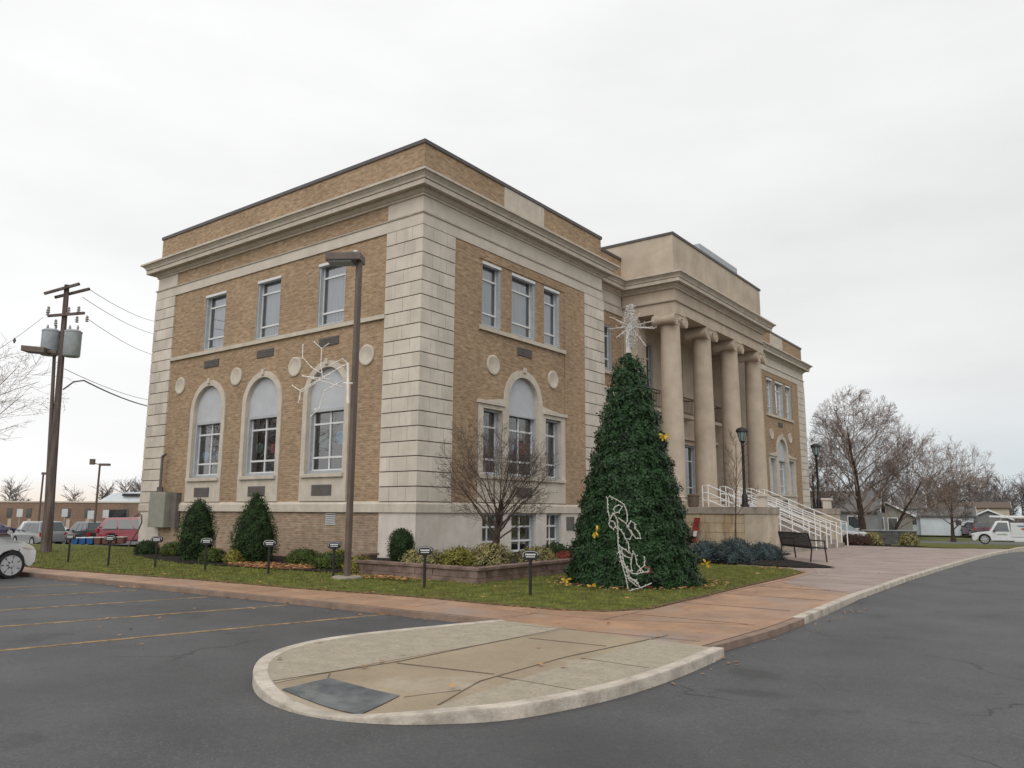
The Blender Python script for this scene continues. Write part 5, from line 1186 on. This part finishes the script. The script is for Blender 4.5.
    for cx_ in (fo, ro):
        for s_ in (-1, 1):
            Mx = Matrix.Rotation(R(-90*s_), 4, 'X'); y0 = s_*(h2-.20)
            mb = MB(); mb.lathe([(wr*.70,-.03),(wr*.95,-.03),(wr,.0),(wr,.17),(wr*.95,.205),(wr*.76,.21),(wr*.72,.17)], cx_, y0, wr, 24, Mx); w_ = mb.build('wheel', M['rubber'], t, smooth=True, local=True)
            mb = MB(); mb.lathe([(wr*.74,.13),(wr*.76,.20),(wr*.69,.20),(wr*.66,.15)], cx_, y0, wr, 24, Mx)
            for k in range(7):
                a = 2*math.pi*k/7; 
                P0 = Vector((0,0,.195)); ddv = Vector((math.cos(a), math.sin(a), 0)); tt = Vector((-math.sin(a), math.cos(a), 0))
                Q = [P0+ddv*wr*.1-tt*.035, P0+ddv*wr*.72-tt*.078, P0+ddv*wr*.72+tt*.078, P0+ddv*wr*.1+tt*.035]; Q2 = [q_-Vector((0,0,.03)) for q_ in Q]
                V = [Mx @ q_ for q_ in Q+Q2]; mb.add([(v.x+cx_, v.y+y0, v.z+wr) for v in V], [(0,1,2,3),(7,6,5,4),(0,1,5,4),(1,2,6,5),(2,3,7,6),(3,0,4,7)])
            mb.lathe([(.001,.215),(wr*.16,.21),(wr*.18,.16)], cx_, y0, wr, 12, Mx)
            mb.build('rim', M['rim'], w_, local=True)
            mb = MB(); mb.lathe([(.001,.05),(wr*.70,.05)], cx_, y0, wr, 16, Mx); mb.build('brake_disc', M['louver'], w_, recalc=False, local=True)
    if kind in ('van', 'truck'):
        for s_ in (-1, 1):
            for xs, zlo, zhi in ((L*.5-1.28,.30,.93),(L*.5-2.5,.30,.95)):
                mb = MB(); mb.box(xs-.006, xs+.006, s_*h2*1.002-.003, s_*h2*1.002+.003, zlo, zhi); mb.v = [tpr(*v) for v in mb.v]; mb.build('door_seam', M['trim'], t, local=True)
            mb = MB(); mb.box(L*.5-.42, L*.5-.405, s_*h2*1.003-.003, s_*h2*1.003+.003, .34, .66); mb.v = [tpr(*v) for v in mb.v]; mb.build('bumper_seam', M['trim'], t, local=True)
            mb = MB(); mb.box(L*.5-1.9, L*.5-1.72, s_*h2*1.0-.0, s_*(h2*1.0+.02), .80, .83); mb.build('door_handle', M['chrome'], t, local=True)
            mb = MB(); mb.box(fo-wr*1.3-1.6, fo-wr*1.3, s_*h2-.012, s_*h2+.012, .24, .32); mb.build('side_skirt', M['trim'], t, local=True)
    return t
P_white = paint('white_car_paint', (.62,.63,.64)); P_silver = paint('silver_car_paint', (.22,.23,.235)); P_dark = paint('charcoal_car_paint', (.055,.06,.062)); P_red = paint('red_car_paint', (.26,.012,.03)); P_maroon = paint('maroon_car_paint', (.07,.02,.035)); P_purple = paint('dark_violet_car_paint', (.05,.04,.09)); P_black = paint('black_car_paint', (.015,.017,.02))
van = car('parked_minivan', 'white minivan nosing up to the pavement at the left edge', (-5.60,-10.26,-.11), R(90), 4.9, 1.9, 1.7, 'van', P_white, wr=.30)
for (px, py, dep, rz, knd, pm, lab, L_, H_) in (
    (37,549,54,180,'suv',P_silver,'silver grey suv behind the wooden utility pole',4.6,1.75),
    (86,547,55,176,'suv',P_black,'black suv parked right of the wooden utility pole',4.6,1.7),
    (139,545,50,48,'van',P_red,'red minivan parked beside the left corner of the building',4.8,1.7),
    (50,545,62,60,'van',P_white,'white van half hidden behind the utility pole',4.8,1.85),
    (-3,526,84,66,'sedan',P_purple,'dark violet car at the far left of the rear lot',4.4,1.4),
    (14,525,90,246,'sedan',P_white,'white car behind the dark violet one in the rear lot',4.5,1.45),
    (106,540,66,170,'suv',P_white,'white car behind the black suv and the red minivan',4.5,1.6)):
    d = CF + CR*((px-512)/779.97) - CU*((py-384)/779.97); P = CP+d*dep; P.z = terrain(P.x, P.y)
    car('parked_car', lab, P, R(rz), L_, 1.85, H_, knd, pm, group='cars parked in the rear lot')
d = CF + CR*((838-512)/779.97) - CU*((541-384)/779.97); P = CP+d*50; P.z = terrain(P.x,P.y)
car('parked_car', 'white car whose front shows just past the stairs', P, R(-20), 4.5, 1.8, 1.4, 'sedan', P_white)
car('parked_car', 'dark maroon car parked before the grey gabled garage', (3.4,90,-1), R(118), 4.4, 1.8, 1.6, 'suv', P_maroon)
patch('rear_parking_lot', [(-130,-14),(-24,-9),(-22,3),(-24,9),(-30,24),(-60,40),(-130,60)], M['asphalt'], -.10, 6)
patch('side_street', [(-6,60),(30,66),(60,74),(60,82),(30,75),(-8,68)], M['asphalt'], -.1, 6)
# truck
M['logo_red'] = mat('faded_red_logo', (.50,.16,.13), .6, .3, 6); M['logo_blue'] = mat('faded_blue_logo', (.22,.28,.42), .6, .3, 6); M['logo_green'] = mat('faded_green_lettering', (.35,.42,.33), .6, .3, 9)
d = CF + CR*((1011-512)/779.97) - CU*((541-384)/779.97); TP = CP+d*66; TP.z = -1.0
tk = car('utility_truck', 'white service pickup truck at the right edge of the photo', TP, R(180+8), 5.7, 1.95, 1.95, 'truck', P_white, 'car_glass', wr=.40)
mb = MB(); mb.box(-2.95,.0,-1.02,1.02,.62,1.78); mb.build('service_body', P_white, tk, bevel=.03, local=True)
for k, (u0, u1, z0, z1, mm) in enumerate(((-2.3,-1.5,1.30,1.62,'logo_blue'),(-1.75,-.7,1.12,1.42,'logo_red'),(-2.1,-1.2,1.02,1.16,'logo_red'),(-1.2,-.45,1.45,1.6,'logo_blue'))):
    n = 12; mb = MB(); c_, h_ = ((u0+u1)/2, (z0+z1)/2), ((u1-u0)/2, (z1-z0)/2)
    for y_ in (1.022+k*.003, ): 
        P_ = [(c_[0]+h_[0]*math.cos(2*math.pi*i_/n)*(1+.2*math.sin(i_*2.1)), y_, c_[1]+h_[1]*math.sin(2*math.pi*i_/n)) for i_ in range(n)]
        mb.add(P_+[(p[0], p[1]-.002, p[2]) for p in P_], [tuple(range(n)), tuple(range(n,2*n))[::-1]]+[(i_,(i_+1)%n,n+(i_+1)%n,n+i_) for i_ in range(n)])
    mb.build('side_logo', M[mm], tk, local=True)
mb = MB(); mb.box(.22,.95,.985,.99,.78,.9); mb.build('door_lettering', M['logo_green'], tk, local=True)
mb = MB()
for y in (-.8,.8): mb.tube([(-2.8,y,1.8),(-2.8,y,2.2),(.6,y,2.2),(.6,y,1.9)], .03, 5)
for y in (-.5,.0,.4): mb.tube([(-3.2,y,2.3),(1.4,y,2.3)], .1, 6)
mb.build('pipe_rack', M['frame_white'], tk, local=True)
# bins
cols = [('blue_plastic',(.03,.10,.26)),('brown_plastic',(.16,.075,.055))]
for n_, c_ in cols: M[n_] = mat(n_, c_, .5, .1)
for i in range(7):
    px = 76+i*7.6; dep = 40; d = CF + CR*((px-512)/779.97) - CU*((545-384)/779.97); P = CP+d*dep; P.z = terrain(P.x,P.y)-.05
    blue = i < 3; t = thing('storage_bin', ('blue' if blue else 'brown')+' plastic bin, '+('first','second','third','fourth','fifth','sixth','seventh')[i]+' from the left in the row at the lot edge', 'bin', P, R(30), 'plastic bins at the lot edge')
    mb = MB(); mb.add([(-.15,-.15,0),(.15,-.15,0),(.15,.15,0),(-.15,.15,0),(-.19,-.19,.3),(.19,-.19,.3),(.19,.19,.3),(-.19,.19,.3)], [(0,3,2,1),(4,5,6,7),(0,1,5,4),(1,2,6,5),(2,3,7,6),(3,0,4,7)]); mb.build('tub', M['blue_plastic' if blue else 'brown_plastic'], t, bevel=.02, local=True)
    mb = MB(); mb.box(-.21,.21,-.21,.21,.30,.35); mb.build('lid', M['frame_white' if blue else 'stone'], t, bevel=.02, local=True)
# small road signs in the rear lot
for (px, py, dep, lab) in ((20,513,62,'pale pentagonal sign plate on a post at the far left lot'),(65,513,62,'square white sign on a post just right of the utility pole'),(91,515,58,'tall white sign on a post behind the black suv'),(106,514,62,'round pale sign on a post left of the dark garage door')):
    d = CF + CR*((px-512)/779.97) - CU*((py-384)/779.97); P = CP+d*dep; z = terrain(P.x,P.y); t = thing('lot_sign', lab, 'sign', (P.x,P.y,z), R(35), 'signs in the rear lot')
    MB().tube([(0,0,0),(0,0,P.z-z)], .03, 6).build('post', M['galv'], t, local=True); MB().box(-.24,.24,-.05,-.03,P.z-z-.3,P.z-z+.32).build('sign_plate', M['sign_face'], t, bevel=.01, local=True)
# ------------------------------------------------------------------ distant buildings
M['brick_far'] = brick_mat('brown_brick_far', (.24,.15,.10), (.28,.18,.12), (.25,.19,.15)); M['siding_grey'] = mat('grey_siding', (.20,.205,.20), .8, .1, 1); M['siding_white'] = mat('white_siding', (.55,.59,.62), .8, .05, 1); M['siding_tan'] = mat('tan_grey_siding', (.23,.22,.19), .8, .1, 1); M['fence_grey'] = mat('dark_fence_board', (.10,.10,.10), .85, .2, 3); M['beige'] = mat('beige_siding', (.45,.38,.30), .8, .06, 1)
M['shingle'] = mat('grey_shingle', (.12,.115,.11), .9, .2, 2)
ux = Vector((.93,.365,0)).normalized(); vx = Vector((-ux.y, ux.x, 0))
def far_block(name, label, cat, px, py, dep, L_, D_, H_, m, rz=None, zoff=0):
    d = CF + CR*((px-512)/779.97) - CU*((py-384)/779.97); P = CP+d*dep; P.z = terrain(P.x,P.y)+zoff
    return thing(name, label, cat, P, rz if rz is not None else 0), P
t, P = far_block('brick_block', 'long low brown brick building behind the rear lot', 'building', 70, 530, 88, 0,0,0, None, R(37))
MB().box(-22,22,0,14,0,3.55).build('wall', M['brick_far'], t, local=True); MB().box(-22.1,22.1,-.1,14.1,3.55,3.7).build('roof_edge', M['stone'], t, local=True)
for k in range(9):
    u = -9.5+k*2.2
    if k == 6: continue
    MB().box(u,u+.55,-.06,.1,1.9,2.9).build('window', M['car_glass'], t, local=True)
MB().box(4.2,6.2,-.08,.1,.6,2.8).build('garage_opening', M['room'], t, local=True)
for k in range(6): MB().box(-9.3+k*2.2,-8.9+k*2.2,-.05,.1,.3,1.7).build('pilaster', M['beige'], t, local=True)
mb = MB(); mb.add([(1.8,2,3.7),(7.6,2,3.7),(7.6,6,3.7),(1.8,6,3.7),(3.2,2.5,4.7),(7.2,2.5,4.9),(7.2,6,4.9),(3.2,6,4.7)], [(0,3,2,1),(4,5,6,7),(0,1,5,4),(1,2,6,5),(2,3,7,6),(3,0,4,7)]); mb.build('rooftop_unit', M['siding_white'], t, local=True)
MB().box(4.6,6.6,1.9,2.6,4.35,4.65).build('rooftop_vent', M['room'], t, local=True)
def gable_house(name, label, px, py, dep, rz, L_, D_, Hw, Hr, wall, roofm, wins=(), porch=False, doors=(), chimney=False):
    d = CF + CR*((px-512)/779.97) - CU*((py-384)/779.97); P = CP+d*dep; P.z = terrain(P.x,P.y)
    t = thing(name, label, 'house' if 'house' in name else 'garage', P, R(rz))
    # ridge runs along local x; gable ends at +-L/2
    mb = MB(); x0, x1, y0, y1 = -L_/2, L_/2, -D_/2, D_/2
    mb.add([(x0,y0,0),(x1,y0,0),(x1,y1,0),(x0,y1,0),(x0,y0,Hw),(x1,y0,Hw),(x1,y1,Hw),(x0,y1,Hw),(x0,0,Hr),(x1,0,Hr)], [(0,1,5,4),(2,3,7,6),(1,2,6,9,5),(3,0,4,8,7),(0,3,2,1)])
    mb.build('wall', wall, t, local=True)
    o_ = .35; sl = (Hr-Hw)/(D_/2)
    for s_ in (-1, 1):
        mb = MB(); yb = s_*(D_/2+o_); zb = Hw-o_*sl
        mb.add([(x0-o_,0,Hr+.02),(x1+o_,0,Hr+.02),(x1+o_,yb,zb+.02),(x0-o_,yb,zb+.02),(x0-o_,0,Hr+.16),(x1+o_,0,Hr+.16),(x1+o_,yb,zb+.16),(x0-o_,yb,zb+.16)], [(0,3,2,1),(4,5,6,7),(0,1,5,4),(1,2,6,5),(2,3,7,6),(3,0,4,7)]); mb.build('roof', roofm, t, local=True)
        for xx in (x0-o_-.03, x1+o_):
            mb = MB(); mb.add([(xx,0,Hr),(xx+.03,0,Hr),(xx+.03,yb,zb),(xx,yb,zb),(xx,0,Hr+.2),(xx+.03,0,Hr+.2),(xx+.03,yb,zb+.2),(xx,yb,zb+.2)], [(0,3,2,1),(4,5,6,7),(0,1,5,4),(1,2,6,5),(2,3,7,6),(3,0,4,7)]); mb.build('bargeboard', M['frame_white'], t, local=True)
    for (side, u, z0, w_, h_) in wins:
        f_ = MB(); g_ = MB()
        if side == 'x-': f_.box(x0-.05,x0+.02,u-w_/2-.08,u+w_/2+.08,z0-.08,z0+h_+.08); g_.box(x0-.06,x0-.051,u-w_/2,u+w_/2,z0,z0+h_)
        elif side == 'x+': f_.box(x1-.02,x1+.05,u-w_/2-.08,u+w_/2+.08,z0-.08,z0+h_+.08); g_.box(x1+.051,x1+.06,u-w_/2,u+w_/2,z0,z0+h_)
        else: f_.box(u-w_/2-.08,u+w_/2+.08,y0-.05,y0+.02,z0-.08,z0+h_+.08); g_.box(u-w_/2,u+w_/2,y0-.06,y0-.051,z0,z0+h_)
        wi = f_.build('window', M['frame_white'], t, local=True); g_.build('pane', M['car_glass'], wi, local=True)
    if porch:
        mb = MB(); mb.add([(x0-2.2,y0+.2,2.3),(x0,y0+.2,2.75),(x0,y1-.2,2.75),(x0-2.2,y1-.2,2.3),(x0-2.2,y0+.2,2.42),(x0,y0+.2,2.87),(x0,y1-.2,2.87),(x0-2.2,y1-.2,2.42)], [(0,3,2,1),(4,5,6,7),(0,1,5,4),(1,2,6,5),(2,3,7,6),(3,0,4,7)]); mb.build('porch_roof', M['frame_white'], t, local=True)
        for yy in (y0+.3, 0, y1-.3): MB().box(x0-2.15,x0-2.0,yy-.07,yy+.07,0,2.35).build('porch_post', M['frame_white'], t, local=True)
        MB().box(x0-2.2,x0,y0+.2,y1-.2,0,.8).build('porch_base', M['siding_grey'], t, local=True)
    if chimney: MB().box(-.3,.3,-.5,.1,Hr-.4,Hr+.8).build('chimney', M['brick_far'], t, local=True)
    return t
# camera looks along +y mostly here: the side y0 faces the camera
gable_house('porch_house', 'grey bungalow with white edged gable behind the big bare tree', 885, 538, 92, -74, 8, 5.2, 2.3, 3.7, M['siding_tan'], M['shingle'], wins=(('x+',.6,.7,.9,1.3),('x+',-1.0,.8,1.3,1.2)))
gable_house('white_house', 'pale blue white house wall right of the grey bungalow', 911, 538, 98, 10, 3.2, 6, 3.2, 4.6, M['siding_white'], M['shingle'], wins=(('y',.5,1.2,.5,1.1),))
gable_house('white_garage', 'low white garage behind the smaller dark bare tree', 948, 537, 95, 8, 5.6, 5, 2.3, 3.2, M['siding_white'], M['shingle'], wins=(('y',1.2,1.2,.6,.6),))
gable_house('grey_garage', 'dark grey gabled garage behind the white truck', 988, 537, 98, -80, 6, 4.6, 1.9, 2.95, M['siding_grey'], M['groove'], wins=())
gable_house('beige_hall', 'long low beige building behind the garages', 975, 534, 135, 6, 10.5, 6, 3.6, 4.5, M['beige'], M['groove'], wins=())
gable_house('grey_house', 'dim grey house seen through branches just past the stairs', 846, 538, 85, 8, 7, 7, 2.8, 4.8, M['siding_grey'], M['shingle'], wins=(('y',-1,1,1,1.2),('y',1.2,1,1,1.2)))
# low grey fence near the big tree
t, P = far_block('low_fence', 'low dark grey board fence in front of the grey bungalow', 'fence', 890, 543, 52, 0,0,0, None, R(8))
mb = MB()
for k in range(4): mb.box(-1.6,1.6,-.02,.02,.12+k*.22,.33+k*.22)
mb.build('boards', M['fence_grey'], t, local=True)
for u in (-1.6,-.5,.6,1.6): MB().box(u-.05,u+.05,.02,.12,0,1.05).build('post', M['siding_grey'], t, local=True)
MB().box(-1.7,1.7,-.08,.1,1.0,1.06).build('top_rail', M['galv'], t, local=True)
for i, (px, dep, r_, h_, m_, lab) in enumerate(((856,47,1.0,.6,'shrub_dr','dark red shrub heap just past the stairs'),(873,48,.55,.8,'shrub_v','pale dry shrub at the left end of the grey fence'),(909,49,.6,.8,'shrub_v','pale dry shrub at the right end of the grey fence'))):
    d = CF + CR*((px-512)/779.97) - CU*((543-384)/779.97); P = CP+d*dep; P.z = terrain(P.x,P.y); shrub('dry_shrub', lab, 'shrub', P, dome(r_, h_), M[m_], 1600, .11, seed=80+i, lump=.1)
patch('mulch_bed', [(1.0,30),(8,25.9),(8.3,26.6),(8.0,32),(3,38),(.5,38)], M['mulch'], .02, 2)
